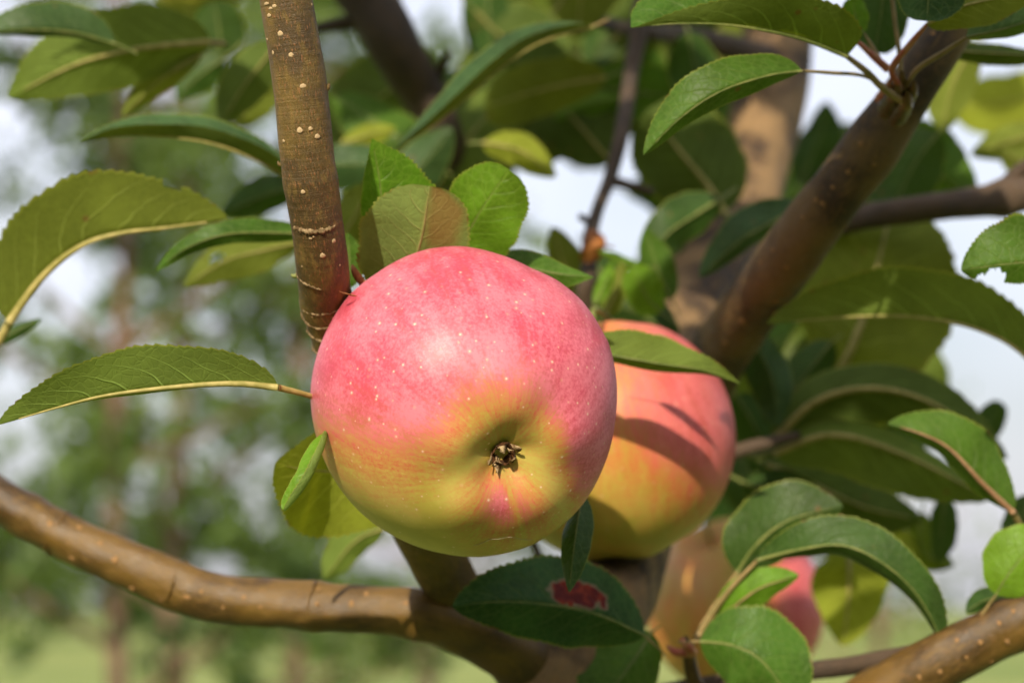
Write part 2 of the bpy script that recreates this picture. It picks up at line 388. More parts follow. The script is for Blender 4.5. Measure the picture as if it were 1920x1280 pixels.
orchard_tree(gp(-900, 13), 5.0, 1.1, 2400, 17, 'orchard tree further along the row, left of the picture', M_FOL[0], 0.07, 1.1, .06)
orchard_tree(gp(-1900, 17), 5.4, 1.2, 2400, 18, 'orchard tree at the far end of the row, left of the picture', M_FOL[1], 0.07, 1.1, .06)
orchard_tree(gp(2700, 16), 5.2, 1.2, 2400, 19, 'orchard tree standing alone to the right of the picture', M_FOL[0], 0.07, 1.1, .06)
for k, (x, y, h, wh) in enumerate([(-5.2, -4.6, 3.7, 'far corner'), (-2.3, -5.4, 3.9, 'sunny side'), (.6, -4.8, 3.8, 'middle'), (3.2, -5.2, 4.0, 'shady side'), (5.6, -3.6, 4.2, 'near corner'), (6.4, .4, 4.3, 'aisle end'), (-6.6, -1.0, 4.0, 'open end'), (-5.9, 2.6, 4.2, 'last gap')]):    # unseen trees added around the viewer to block sky light
    orchard_tree((x, y, 0), h, 1.7, 3000, 30 + k, 'leafy unseen orchard tree added behind the viewer to cut sky light, at the ' + wh, M_FOL[0], 0.09, .4, .19)

pr = np.random.default_rng(5); C = []
for k in range(190):                                     # far field edge that reads as one mass
    a = pr.uniform(-1, 1); x = a * 170; y = 120 + pr.uniform(-8, 8)
    h = 3.1 + 1.6 * math.sin(x * .06 + 1.0) + 1.0 * math.sin(x * .17) + pr.uniform(-.6, .8) + (2.0 if x < -18 else 0)
    w = pr.uniform(1.6, 3.2)
    for q in range(130):
        d = pr.normal(size=3); d /= np.linalg.norm(d); s = pr.random() ** .4
        C.append((x + d[0] * w * s, y + d[1] * w * s, max(.05, h * .5 + d[2] * h * .5 * s)))
V, F = leaf_cloud(C, 0.32, 6)
o = link('treeline', mesh('treeline', V, F, M_FOL[2], smooth=False)); o['kind'] = 'stuff'
o['label'] = 'far green hedge along the edge of the meadow'; o['category'] = 'hedge'

# ------------------------------------------------------------------ the apple tree
TREE_BASE = Vector(P(700, 640, 1.02)); TREE_BASE.z = 0.0
tree = empty('apple_tree', TREE_BASE, 'apple tree with brown branches and serrated green leaves around the fruit', 'tree')

LENT = None
def lenticel_mesh(mat):
    import bmesh
    bm = bmesh.new(); bmesh.ops.create_icosphere(bm, subdivisions=2, radius=1.0)
    for vv in bm.verts:
        vv.co *= 1 + 0.12 * math.sin(vv.co.x * 7 + vv.co.y * 5); vv.co.z *= 0.42
        if vv.co.z > .25 and abs(vv.co.x) < .45: vv.co.z -= .12      # the pore in the middle
    me = bpy.data.meshes.new('lenticel'); bm.to_mesh(me); bm.free(); me.shade_smooth(); me.materials.append(mat); return me
LMESH = {'cork': lenticel_mesh(M_LENT), 'rust': lenticel_mesh(M_LENTO)}
def lenticel(parent, centre, axis, nrm, a, b, kind):
    """a cork pore lying on the bark: nrm out of the bark, long side across the branch"""
    o = bpy.data.objects.new('lenticel', LMESH[kind]); COL.objects.link(o); o.parent = parent
    z = Vector(nrm).normalized(); y = Vector(axis).normalized(); x = y.cross(z).normalized(); y = z.cross(x)
    m = Matrix((x, y, z)).transposed().to_4x4() @ Matrix.Diagonal((a, b, min(a, b) * .7, 1))
    m.translation = Vector(centre) - Vector(parent['_w']); o.matrix_local = m
    return o
SKEL = []
def branch(name, pts, mat, sides=28, n=90, wob=0.05, knots=(), seed=0, label=None):
    """pts: x, y, depth, radius in photo pixels; knots: (arc fraction, swell, spread)"""
    q = [tuple(P(x, y, d)) + (r * px(d),) for x, y, d, r in pts]
    sp = spline(q, n); r = sp[:, 3].copy(); t = np.linspace(0, 1, n)
    for k, a, w in knots: r *= 1 + a * np.exp(-((t - k) / w) ** 2)
    rd = random.Random(seed + 3); ph = [rd.uniform(0, 6) for _ in range(6)]
    R0 = r.mean()
    def wf(L, th):
        s = L / R0
        return wob * (.5 * math.sin(th * 2 + s * .35 + ph[0]) + .35 * math.sin(th * 3 - s * .6 + ph[1]) + .3 * math.sin(s * 1.1 + ph[2] + th) + .2 * math.sin(s * 2.9 + ph[3] + th * 4))
    V, F, U = tube(sp[:, :3], r, sides, wf)
    o = link(name, mesh(name, V, F, mat, U), tree, Vector(sp[0, :3]))
    if label: o['label'] = label
    o_sp = sp.copy(); o_sp[:, 3] = r; SKEL.append(o_sp)
    return o, o_sp
def on_branch(sp, x, y):
    """where the sight line through x, y meets the branch surface: centre, outward normal, axis"""
    best = None
    ray = (P(x, y, 1) - CAM).normalized()
    for i in range(len(sp)):
        c = Vector(sp[i, :3]); t = (c - CAM).dot(ray); q = CAM + ray * t; dd = (q - c).length
        if best is None or dd < best[0]: best = (dd, i, q, c)
    dd, i, q, c = best; r = sp[i, 3]
    i0, i1 = max(0, i - 1), min(len(sp) - 1, i + 1)
    ax = Vector(sp[i1, :3] - sp[i0, :3]).normalized()
    off = (q - c); off -= ax * off.dot(ax)
    if off.length > r * .96: off = off.normalized() * r * .96
    hit = off - ray * math.sqrt(max(0, r * r - off.length_squared))
    hit -= ax * hit.dot(ax)
    nrm = hit.normalized(); return c + ax * (q - c).dot(ax) + nrm * r, nrm, ax
LL0 = random.Random(77)
def lents(o, sp, lst, kind):
    for x, y, w, h in lst:
        c, nr, ax = on_branch(sp, x, y); s = px((c - CAM).dot(FWD))
        lenticel(o, c + nr * min(w, h) * s * .02, ax, nr, w * LL0.uniform(.42, .58) * s, h * LL0.uniform(.42, .58) * s, kind)
def ring_scar(o, sp, x, y, r_px, part=(0, 1), amp=1.0, tilt=0.0, seed=1, mat=None):
    """a raised rough ring (bud scale scar) round a branch at x, y; part = visible arc in turns"""
    c, nr, ax = on_branch(sp, x, y); d = (c - CAM).dot(FWD); s = px(d)
    i = int(np.argmin(np.linalg.norm(sp[:, :3] - np.array(c), axis=1))); cen = Vector(sp[i, :3]); R = sp[i, 3]
    ax = (ax + RIGHT * tilt).normalized()
    a = ax.cross(FWD).normalized(); b = ax.cross(a); rd = random.Random(seed)
    pts = []; rr = []; n = 46
    for k in range(n):
        th = 2 * math.pi * (part[0] + (part[1] - part[0]) * k / (n - 1))
        e = a * math.cos(th) + b * math.sin(th)
        pts.append(cen + e * (R * .992) + ax * (rd.uniform(-1, 1) * 1.1 * amp * s + 1.8 * amp * s * math.sin(3 * th + seed)))
        en = 1 if part == (0, 1) else min(1, 6 * min(k, n - 1 - k) / n + .15)
        rr.append(r_px * s * rd.uniform(.8, 2.2) * en)
    V, F, U = tube([tuple(p) for p in pts], rr, 7)
    return link('ring_scar', mesh('ring_scar', V, F, mat or M_SCAR, U), o, cen)

# main trunk and limbs  (x, y, depth, radius)
trunk, sp_t = branch('trunk', [(1475, -60, 1.16, 66), (1462, 60, 1.13, 66), (1440, 200, 1.10, 64), (1402, 360, 1.06, 64), (1318, 530, 1.0, 70), (1250, 680, .95, 80), (1205, 850, .90, 84),
    (1180, 1020, .85, 84), (1120, 1160, .80, 88), (1040, 1270, .78, 92), (985, 1420, .78, 100)], M_TR, 32, 110, .10, ((.18, .10, .05), (.36, .12, .05)), 1)
stem_pts = [tuple(P(985, 1420, .78)), tuple(P(930, 1750, .80)), (TREE_BASE.x + .02, TREE_BASE.y - .1, .75), (TREE_BASE.x, TREE_BASE.y, -.03)]
sp0 = spline([p + (r,) for p, r in zip(stem_pts, (.0168, .022, .034, .055))], 60)
V, F, U = tube(sp0[:, :3], sp0[:, 3], 20, lambda L, th: .06 * math.sin(th * 3 + L * 9))
link('trunk', mesh('trunk', V, F, M_TR, U), tree, Vector(sp0[-1, :3]))
limb, sp_l = branch('branch', [(1900, -130, .76, 43), (1835, -30, .76, 44), (1745, 110, .757, 46), (1655, 245, .765, 48), (1570, 362, .775, 52), (1478, 480, .80, 56), (1405, 580, .835, 57), (1335, 690, .885, 58),
    (1265, 820, .91, 60), (1205, 940, .91, 60)], M_LIMB, 30, 110, .06, ((.27, .14, .03),), 2)
twig, sp_w = branch('branch', [(520, -90, .648, 50), (537, 0, .649, 50), (560, 150, .651, 51), (577, 300, .654, 50), (596, 430, .660, 48.5), (606, 510, .668, 49), (614, 575, .680, 47), (640, 660, .692, 46),
    (700, 800, .71, 50), (775, 960, .735, 54), (838, 1080, .757, 52), (905, 1185, .785, 44)], M_TWIG, 40, 130, .035,
    ((.395, .07, .012), (.452, .05, .008), (.478, .06, .010), (.498, .05, .008), (.235, .05, .012)), 3, 'upright brown twig dotted with pale pores beside the front apple')
low, sp_b = branch('branch', [(-900, 480, .82, 36), (-400, 680, .80, 39), (-120, 850, .79, 42), (-20, 925, .785, 43), (120, 1005, .78, 44), (260, 1068, .775, 45), (400, 1118, .77, 45), (560, 1135, .765, 46), (700, 1143, .762, 46), (800, 1155, .76, 48),
    (880, 1180, .765, 54), (960, 1220, .772, 62), (1020, 1290, .78, 66)], M_BR, 32, 190, .075, ((.52, .06, .010), (.66, .06, .010), (.78, .07, .008), (.86, .09, .014)), 4, 'smooth olive-brown bough sweeping in below the front apple')
rb, sp_r = branch('branch', [(2700, 760, .76, 38), (2350, 910, .75, 42), (2080, 1060, .745, 46), (1960, 1135, .745, 47), (1860, 1190, .747, 49), (1760, 1243, .75, 54), (1660, 1300, .756, 58), (1540, 1380, .765, 60), (1300, 1520, .78, 60)], M_BR, 30, 130, .06, ((.56, .10, .02),), 5)
rt, sp_rt = branch('branch', [(1780, 1213, .755, 20), (1700, 1228, .765, 19), (1600, 1246, .775, 18), (1480, 1262, .785, 17), (1360, 1278, .80, 17), (1200, 1310, .80, 22)], M_DK, 18, 50, .06, (), 6)
r4, sp_4 = branch('branch', [(1540, 425, .93, 24), (1600, 412, .92, 25), (1700, 394, .91, 26), (1800, 383, .90, 27), (1880, 372, .89, 31), (1990, 350, .88, 32)], M_DK, 20, 60, .08, ((.78, .18, .04),), 7)
r4b, _ = branch('branch', [(1870, 368, .892, 20), (1893, 342, .89, 17), (1915, 318, .888, 14), (1960, 290, .885, 12)], M_DK, 16, 24, .05, (), 8)
b7, sp_7 = branch('branch', [(640, -80, 1.02, 56), (690, 0, 1.02, 54), (735, 80, 1.02, 52), (790, 170, 1.03, 44), (830, 245, 1.03, 36), (850, 310, 1.04, 32), (880, 420, 1.05, 30), (990, 600, 1.05, 34), (1190, 860, .93, 36)], M_DK, 22, 80, .07, (), 9)
b7b, _ = branch('twig', [(720, 38, 1.02, 14), (660, 43, 1.02, 14), (610, 50, 1.015, 11), (545, 62, 1.0, 9)], M_DK, 14, 24, .05, (), 10)
b7c, _ = branch('twig', [(800, 190, 1.03, 14), (822, 140, 1.03, 11), (840, 100, 1.02, 7)], M_DK, 12, 16, .05, (), 11)
b8, sp_8 = branch('twig', [(1215, -40, 1.0, 18), (1196, 70, .99, 17), (1180, 160, .98, 15), (1166, 250, .96, 14), (1143, 335, .95, 13), (1118, 400, .94, 12), (1106, 450, .93, 14), (1105, 510, .92, 16), (1095, 560, .92, 17), (1120, 660, .93, 18), (1190, 800, .93, 20)], M_DK, 16, 70, .06, (), 12)
b8b, _ = branch('twig', [(1143, 338, .95, 11), (1180, 348, .95, 9), (1225, 360, .95, 7)], M_DK, 12, 16, .05, (), 13)
b8c, _ = branch('twig', [(1108, 418, .935, 8), (1085, 404, .935, 6)], M_DK, 10, 8, .05, (), 14)
b9, _ = branch('twig', [(1090, 30, 1.05, 12), (1150, 48, 1.04, 13), (1205, 60, 1.0, 14), (1300, 70, 1.06, 20), (1440, 110, 1.1, 28)], M_DK, 14, 30, .05, (), 15)
b10, _ = branch('twig', [(1250, 900, .90, 18), (1370, 850, .88, 14), (1440, 830, .88, 12), (1500, 815, .88, 8)], M_DK, 14, 30, .05, (), 16)
ti, _ = branch('twig', [(1090, 1130, .86, 9), (1030, 1070, .86, 8), (1010, 1040, .86, 7), (985, 980, .86, 7)], M_DK, 10, 16, .05, (), 17)

# cork pores and scars on the bark
lents(twig, sp_w, [(500, 9, 13, 6), (515, 14, 11, 6), (508, 18, 11, 5), (505, 31, 10, 7), (526, 65, 13, 10), (501, 75, 6, 5), (512, 100, 7, 7), (546, 104, 12, 9), (568, 161, 13, 8), (562, 242, 13, 12),
    (582, 239, 10, 7), (595, 253, 12, 10), (532, 262, 8, 7), (567, 349, 10, 8), (581, 429, 7, 5), (586, 425, 5, 4), (621, 434, 8, 8), (602, 457, 10, 9), (616, 555, 12, 6), (567, 482, 4, 4), (633, 478, 4, 4), (590, 562, 5, 4),
    (585, 10, 4, 6), (594, 114, 4, 6), (616, 200, 3, 8), (553, 404, 4, 7), (556, 520, 5, 5), (575, 562, 6, 4), (604, 563, 5, 3)], 'cork')
ring_scar(twig, sp_w, 598, 413, 3.0, (.10, .43), 1.0, -.06, 3)
ring_scar(twig, sp_w, 606, 508, 1.5, (.24, .52), 1.2, -.10, 5)
ring_scar(twig, sp_w, 612, 552, 1.7, (-.02, .46), 1.6, .14, 6)
ring_scar(twig, sp_w, 618, 576, 2.2, (0, 1), 1.3, .16, 8)
ring_scar(twig, sp_w, 626, 608, 2.4, (0, 1), 1.3, .15, 9)
ring_scar(twig, sp_w, 632, 628, 1.8, (0, 1), 1.2, .12, 10)
for k, (x, y, d, s) in enumerate([(613, 165, .651, 9), (524, 308, .654, 6), (549, 517, .669, 5)]):         # dormant buds
    c = P(x, y, d); n = 10; out = RIGHT * (1 if x > 600 else -1)
    sp = spline([tuple(c - out * s * px(d) * 1.4), tuple(c), tuple(c + out * s * px(d) * .55 + UP * s * px(d) * 1.1)], n)
    V, F, U = tube(sp, np.array([1.3, 1.25, 1.2, 1.1, 1.0, .9, .75, .55, .35, .12]) * s * px(d) * .75, 10)
    link('bud', mesh('bud', V, F, M_TWIG if k < 2 else M_RIBG, U), twig, c)
lents(low, sp_b, [(105, 988, 10, 14), (140, 1022, 9, 10), (131, 1010, 8, 8), (158, 994, 11, 10), (199, 1023, 8, 8), (228, 1054, 15, 14), (255, 1033, 13, 12), (144, 1050, 9, 16), (255, 1106, 14, 12), (218, 1022, 8, 7),
    (310, 1127, 8, 8), (362, 1122, 9, 16), (390, 1112, 8, 8), (604, 1132, 10, 10), (667, 1131, 12, 11), (693, 1113, 12, 10), (580, 1153, 8, 8), (770, 1131, 12, 13), (652, 1166, 8, 8), (500, 1138, 8, 7), (605, 1105, 8, 7), (470, 1120, 9, 7), (430, 1140, 7, 7)], 'rust')
for x, y in ((112, 1000), (330, 1094), (585, 1137), (786, 1150)):
    ring_scar(low, sp_b, x, y, 1.3, (0, 1), 1.6, 0.0, int(x), M_BR)
LL = random.Random(21)
lents(limb, sp_l, [(1620, 262, 11, 11), (1600, 310, 10, 12), (1560, 360, 12, 10), (1545, 357, 10, 10), (1508, 368, 9, 9), (1526, 386, 10, 8), (1480, 445, 12, 12), (1455, 470, 9, 9), (1497, 468, 8, 10), (1440, 515, 9, 10), (1470, 525, 9, 11), (1490, 522, 8, 10),
    (1462, 557, 12, 13), (1420, 560, 10, 11), (1390, 600, 12, 14), (1372, 640, 13, 12), (1400, 640, 10, 12), (1350, 655, 12, 12), (1745, 70, 9, 9), (1700, 240, 9, 9), (1645, 300, 9, 8), (1575, 335, 8, 9), (1430, 600, 9, 9), (1590, 420, 8, 8)], 'rust')
lents(rb, sp_r, [(1812, 1182, 10, 9), (1797, 1198, 10, 9), (1840, 1203, 12, 10), (1875, 1167, 10, 9), (1890, 1202, 12, 9), (1770, 1255, 10, 9), (1905, 1222, 9, 8), (1860, 1240, 9, 8), (1900, 1145, 9, 8), (1815, 1230, 8, 8), (1735, 1262, 10, 9)], 'rust')
for c_ in ((1690, 150, 17), (1680, 172, 20), (1712, 168, 16), (1700, 190, 19), (1668, 160, 11)):             # knobbly spur where the leaf stalks meet
    c = P(c_[0], c_[1], .728); s = c_[2] * px(.728); ph = LL.uniform(0, 6)
    sp = spline([tuple(c - UP * s * 1.2 + FWD * .02), tuple(c - FWD * s * .2), tuple(c + UP * s * .9 - FWD * s * .4)], 10)
    V, F, U = tube(sp, np.array([1, 1.05, 1.1, 1.05, 1, 1.0, .9, .75, .55, .25]) * s * .85, 12, lambda L, th: .16 * math.sin(3 * th + ph + L * 900))
    link('spur', mesh('spur', V, F, M_BR if c_[2] > 12 else M_PETR, U), limb, c)

def strand(name, pts, mat, parent, sides=10, n=26):
    """thin stalk: x, y, depth, radius"""
    q = [tuple(P(x, y, d)) + (r * px(d),) for x, y, d, r in pts]; sp = spline(q, n)
    V, F, U = tube(sp[:, :3], sp[:, 3], sides); return link(name, mesh(name, V, F, mat, U), parent, Vector(sp[0, :3]))

SHAPES = {'ov': (.58, .72), 'rd': (.50, .42), 'lg': (.62, .85), 'tip': (.75, .80), 'base': (.45, 1.0), 'root': (.40, 1.25)}
def leaf(pts, L, R, under=0, mat='mid', sh='ov', curl=(0, 0), wave=0.0, hi=0, holes=(), rib=None, rw=4.0, pet=None, petm=None, label=None, name='leaf', seed=None, teeth=1.0, bend=0.0):
    """pts: midrib from base to tip as x, y, depth; L, R: half width in px and how far that half turns from the picture plane
    (0 flat, 90 pointing away, past 90 folded over, negative towards the camera).  L is the side above when the leaf runs to the right."""
    rd = random.Random(seed if seed is not None else int(abs(pts[0][0] * 7 + pts[-1][1] * 13)) + len(pts))
    n = 121 if hi else 49; m = 7 if hi else 5
    sp = spline([tuple(P(*p)) for p in pts], n); dep = np.array([(Vector(p) - CAM).dot(FWD) for p in sp])
    T = np.gradient(sp, axis=0); T /= np.linalg.norm(T, axis=1)[:, None]
    u = np.linspace(0, 1, n); WS = {}
    for sg, q_ in ((1, sh if isinstance(sh, str) else sh[0]), (-1, sh if isinstance(sh, str) else sh[1])):
        a_, b_ = SHAPES[q_]; w = u ** a_ * (1 - u) ** b_; w /= w.max(); WS[sg] = np.maximum(w, .012)
    nt = 30; ph = [rd.uniform(0, 6.28) for _ in range(6)]
    V = []; UVs = []
    view = np.array(FWD)
    for i in range(n):
        vd = sp[i] - np.array(CAM); vd /= np.linalg.norm(vd)
        s = np.cross(T[i], vd); s /= np.linalg.norm(s) + 1e-9
        v2 = np.cross(s, T[i])                     # away from the viewer, square to the midrib
        if np.dot(v2, vd) < 0: v2 = -v2
        row = []
        for sgn, (wd, ang), cu in ((1, L, curl[0]), (-1, R, curl[1])):
            w = WS[sgn]
            width = wd * px(dep[i]) * w[i] * (1 + .035 * math.sin(u[i] * 9 + ph[0] + sgn) + .02 * math.sin(u[i] * 23 + ph[1] * sgn))
            p = sp[i].copy(); half = []
            for j in range(1, m + 1):
                fr = j / m
                an = math.radians(ang + cu * fr + 6 * math.sin(u[i] * 7 + ph[2] + sgn) * fr)
                step = width / m
                if j == m and teeth:
                    x = (u[i] * nt + .2 * math.sin(u[i] * 40)) % 1.0
                    step += teeth * .06 * wd * px(dep[i]) * min(1, w[i] * 2.5) * (x - .5)
                p = p + sgn * s * math.cos(an) * step + v2 * math.sin(an) * step
                q = p + v2 * (wave * px(dep[i]) * fr * fr * math.sin(u[i] * 13 + ph[3] * sgn + sgn) * min(1, 3 * w[i]))
                half.append(q)
            row.append(half)
        lft, rgt = row
        line = lft[::-1] + [sp[i]] + rgt
        V += line; UVs += [(u[i], .5 + .5 * (k - m) / m) for k in range(2 * m + 1)]
    M = 2 * m + 1; F = []
    for i in range(n - 1):
        for k in range(2 * m):
            um = (u[i] + u[i + 1]) / 2; vm = (k + .5 - m) / m
            if any(((um - hu) / ru) ** 2 + ((vm - hv) / rv) ** 2 < 1 + .25 * math.sin(um * 90 + k) for hu, hv, ru, rv in holes): continue
            f = (i * M + k, (i + 1) * M + k, (i + 1) * M + k + 1, i * M + k + 1)
            F.append(f if under else f[::-1])
    o = link(name, mesh(name, V, F, LM[mat], UVs), tree, Vector(sp[0]))
    if label: o['label'] = label
    k1 = int(n * .95); off = view * (-1 if under else 1)
    st = max(1, n // 24)
    rp = sp[:k1:st]; rr = np.array([rw * px(d) * (1 - .88 * t) for d, t in zip(dep[:k1:st], u[:k1:st])]) * .5
    rp = rp + off[None, :] * (rr * .55)[:, None]
    Vr, Fr, Ur = tube(rp, rr, 8)
    link('midrib', mesh('midrib', Vr, Fr, rib or (M_RIB if under else M_RIBG), Ur), o, Vector(sp[0]))
    if pet is not None:
        pp = [(x, y, d, r) for x, y, d, r in pet] + [(pts[0][0], pts[0][1], pts[0][2], rw * .5)]
    else:
        t0 = Vector(T[0]); e = Vector(sp[0]) - t0 * rd.uniform(.005, .009) + UP * rd.uniform(-.004, .002)
        spp = spline([tuple(e) + (rw * .34 * px(dep[0]),), tuple(sp[0]) + (rw * .5 * px(dep[0]),)], 10)
        Vp, Fp, Up = tube(spp[:, :3], spp[:, 3], 8); link('petiole', mesh('petiole', Vp, Fp, petm or rib or (M_PET if hi else M_RIBG), Up), o, e)
        return o
    q = [tuple(P(x, y, d)) + (r * px(d),) for x, y, d, r in pp]; spp = spline(q, 22)
    Vp, Fp, Up = tube(spp[:, :3], spp[:, 3], 10); link('petiole', mesh('petiole', Vp, Fp, petm or rib or M_PET, Up), o, Vector(spp[0, :3]))
    return o

# --- leaves close to the plane of focus
leaf([(520, 726, .655), (440, 719, .652), (330, 725, .650), (200, 741, .650), (100, 766, .652), (-4, 797, .656)], (46, 84), (84, -12), 1, 'mid', 'ov', (0, -14), 3, 1, rw=13,
     pet=[(640, 765, .675, 5), (585, 743, .664, 5)], petm=M_RIB, label='long leaf showing its pale veined underside beside the front apple')
leaf([(790, 900, .74), (710, 890, .735), (620, 884, .73), (570, 880, .715), (516, 868, .705)], (128, 14), (92, -8), 1, 'yellow', 'ov', (10, 0), 4, 1, rw=7, label='broad yellow-green leaf half hidden behind the front apple')  # yellow material puts sunlight into this leaf's colour
leaf([(612, 812, .655), (598, 850, .648), (574, 902, .643), (533, 958, .643)], (40, -25), (30, 15), 0, 'bright', 'rd', (-150, 15), 2, 1, rw=5, label='small rolled leaf tip poking out below the apple rim')
leaf([(722, 480, .698), (718, 420, .693), (712, 340, .689), (697, 260, .686)], (46, 30), (128, 14), 0, 'bright', 'base', (-15, -10), 3, 1, rw=4, label='bright pointed leaf standing up behind the scorched leaf')
leaf([(765, 580, .700), (777, 500, .690), (794, 430, .684), (806, 349, .680)], (118, 14), (96, 22), 1, 'tan', 'rd', (-18, -10), 3, 1, rw=4, rib=M_PET, label='rounded pale leaf with a scorched brown half above the apple')
leaf([(842, 520, .712), (872, 450, .708), (905, 390, .702), (955, 318, .698)], (76, 20), (88, 10), 0, 'bright', 'rd', (-12, 0), 3, 1, rw=3.5, label='bright green rounded leaf lit by the sun above the apple')
leaf([(905, 500, .715), (960, 497, .715), (1040, 512, .714), (1114, 520, .712)], (44, 40), (48, 30), 0, 'mid', 'base', (10, -15), 4, 1, rw=4)
leaf([(1090, 655, .738), (1160, 668, .736), (1240, 682, .735), (1320, 694, .735), (1389, 720, .738)], (54, 18), (34, 52), 1, 'mid', 'base', (-10, 20), 5, 1, rw=5, rib=M_RIBG, label='dark leaf lying across the rear apple')
leaf([(1196, 634, .750), (1225, 638, .748), (1255, 646, .747), (1296, 660, .747)], (14, 30), (18, 40), 0, 'bright', 'ov', (0, 0), 1, 1, rw=2)
leaf([(1092, 925, .690), (1082, 985, .684), (1074, 1045, .681), (1067, 1110, .680)], (36, 30), (42, 42), 0, 'blue', 'lg', (-10, 20), 2, 1, rw=4, label='grey-green leaf hanging between the two apples')
leaf([(1208, 1190, .745), (1110, 1148, .735), (1000, 1130, .728), (920, 1128, .724), (848, 1136, .722)], (80, 22), (100, 26), 0, 'spot', 'ov', (0, -8), 5, 1, rw=5, label='dark leaf with a red-brown dead patch below the apple')
leaf([(1222, 1185, .775), (1190, 1235, .77), (1150, 1290, .765), (1110, 1350, .76)], (72, 25), (90, 10), 0, 'mid', 'ov', (0, 0), 4, 0, rw=5)
# top right rosette
leaf([(1588, 106, .708), (1505, 74, .700), (1430, 57, .694), (1350, 46, .690), (1262, 45, .688), (1183, 53, .688)], (150, 130), (100, -42), 1, 'mid', ('rd', 'root'), (0, 12), 4, 1, rw=10, rib=M_RIBG,
     pet=[(1692, 190, .728, 7), (1655, 165, .722, 7), (1625, 135, .716, 6.5)], petm=M_PET, label='large folded leaf at the top of the picture with serrated rim')
leaf([(1503, 133, .698), (1440, 142, .692), (1350, 172, .688), (1275, 222, .688), (1207, 290, .690)], (42, 52), (66, 18), 0, 'mid', 'ov', (0, 20), 4, 1, rw=5,
     pet=[(1680, 172, .73, 4), (1620, 143, .722, 3.6), (1560, 137, .708, 3.6)], petm=M_PET, label='glossy leaf with a drooping tip on a straight stalk')
leaf([(1752, -130, .69), (1748, -80, .688), (1742, -20, .686), (1738, 40, .686)], (78, 15), (74, 20), 0, 'blue', 'rd', (0, 0), 3, 1, rw=4)
leaf([(1738, 46, .705), (1800, 14, .70), (1870, -4, .70), (1960, -30, .70)], (40, 30), (46, 10), 1, 'olive', 'ov', (0, 0), 3, 1, rw=7, pet=[(1688, 165, .728, 6), (1672, 130, .72, 6), (1705, 85, .712, 6)], petm=M_PETR)
leaf([(1812, 70, .712), (1870, 58, .71), (1930, 40, .71), (2010, 20, .71)], (70, 45), (44, 60), 0, 'mid', 'ov', (0, 10), 4, 1, rw=6, pet=[(1695, 170, .73, 5), (1720, 130, .725, 5), (1770, 98, .718, 5)], petm=M_PET)
leaf([(1620, 62, .735), (1610, 48, .735), (1604, 30, .735), (1600, -5, .735)], (30, 30), (26, 20), 0, 'bright', 'rd', (0, 0), 1, 0, rw=3, pet=[(1660, 130, .733, 4), (1640, 95, .734, 4)], petm=M_PET)
strand('petiole', [(1665, 130, .73, 8), (1640, 108, .728, 7), (1615, 85, .727, 5), (1592, 66, .727, 2.5)], M_PETR, tree)
strand('petiole', [(1690, 140, .735, 5), (1685, 90, .735, 4.5), (1678, 40, .735, 4), (1668, -40, .735, 4)], M_PET, tree)
leaf([(1760, 92, .80), (1830, 98, .80), (1900, 102, .80), (1980, 110, .80)], (26, 50), (36, 50), 1, 'dark', 'ov', (0, 0), 3, 0)
leaf([(1660, -60, .78), (1655, 0, .78), (1650, 40, .78), (1640, 100, .78)], (60, 30), (60, 20), 0, 'dark', 'rd', (0, 0), 3, 0)
# right edge
leaf([(2010, 470, .700), (1950, 488, .700), (1880, 496, .700), (1802, 506, .700)], (46, 30), (92, 20), 0, 'mid', 'ov', (0, -10), 4, 1, rw=3.5, holes=((.70, -.70, .10, .55), (.76, -.9, .10, .45)), label='pale leaf with an eaten hole at the frame edge')
leaf([(1945, 690, .79), (1900, 650, .79), (1850, 624, .79), (1780, 603, .79), (1680, 592, .795), (1560, 596, .80), (1438, 608, .805)], (40, 88), (96, -10), 1, 'mid', 'ov', (0, -10), 4, 1, rw=8, label='long arching leaf with dark veined underside near the frame edge')
leaf([(1900, 960, .765), (1842, 905, .762), (1782, 842, .760), (1725, 812, .760), (1664, 795, .762)], (44, 60), (80, 25), 0, 'mid', 'ov', (0, 10), 4, 1, rw=12, rib=M_RIBB, pet=[(2000, 1100, .775, 6), (1935, 1020, .77, 6)], petm=M_PET)
leaf([(1868, 1114, .742), (1885, 1085, .74), (1910, 1052, .74), (1960, 1000, .74)], (66, 10), (70, 15), 0, 'bright', 'rd', (0, 0), 3, 1, rw=4, pet=[(1830, 1168, .745, 5)], petm=M_PET)
leaf([(1888, 1120, .77), (1860, 1122, .768), (1835, 1130, .766), (1812, 1148, .765)], (22, 40), (28, 30), 0, 'dark', 'ov', (0, 0), 2, 0)
leaf([(1420, 1050, .760), (1500, 1030, .752), (1580, 1022, .748), (1655, 1055, .745), (1722, 1118, .745), (1776, 1220, .748)], (62, 22), (50, 42), 0, 'dark', 'ov', (0, 40), 5, 1, rw=7, label='long drooping green leaf above the lower bough', pet=[(1310, 1190, .765, 6), (1360, 1115, .763, 6)], petm=M_PET)
leaf([(1382, 1074, .785), (1420, 1020, .782), (1480, 975, .78), (1580, 948, .78)], (86, 20), (60, 25), 0, 'dark', 'ov', (0, 0), 4, 1, rw=8, pet=[(1305, 1195, .77, 6.5), (1345, 1130, .775, 6.5)], petm=M_PET)
leaf([(1345, 1165, .765), (1385, 1130, .762), (1430, 1100, .76), (1498, 1078, .76)], (42, 10), (36, 40), 0, 'bright', 'ov', (0, 0), 3, 0, rw=8, rib=M_PET, pet=[(1300, 1205, .77, 5)], petm=M_PET)
leaf([(1312, 1202, .755), (1375, 1210, .748), (1430, 1240, .745), (1490, 1320, .745)], (96, 18), (104, 22), 0, 'mid', 'rd', (0, 0), 4, 1, rw=6, label='rounded green leaf at the lower edge in front of the shaded apple')
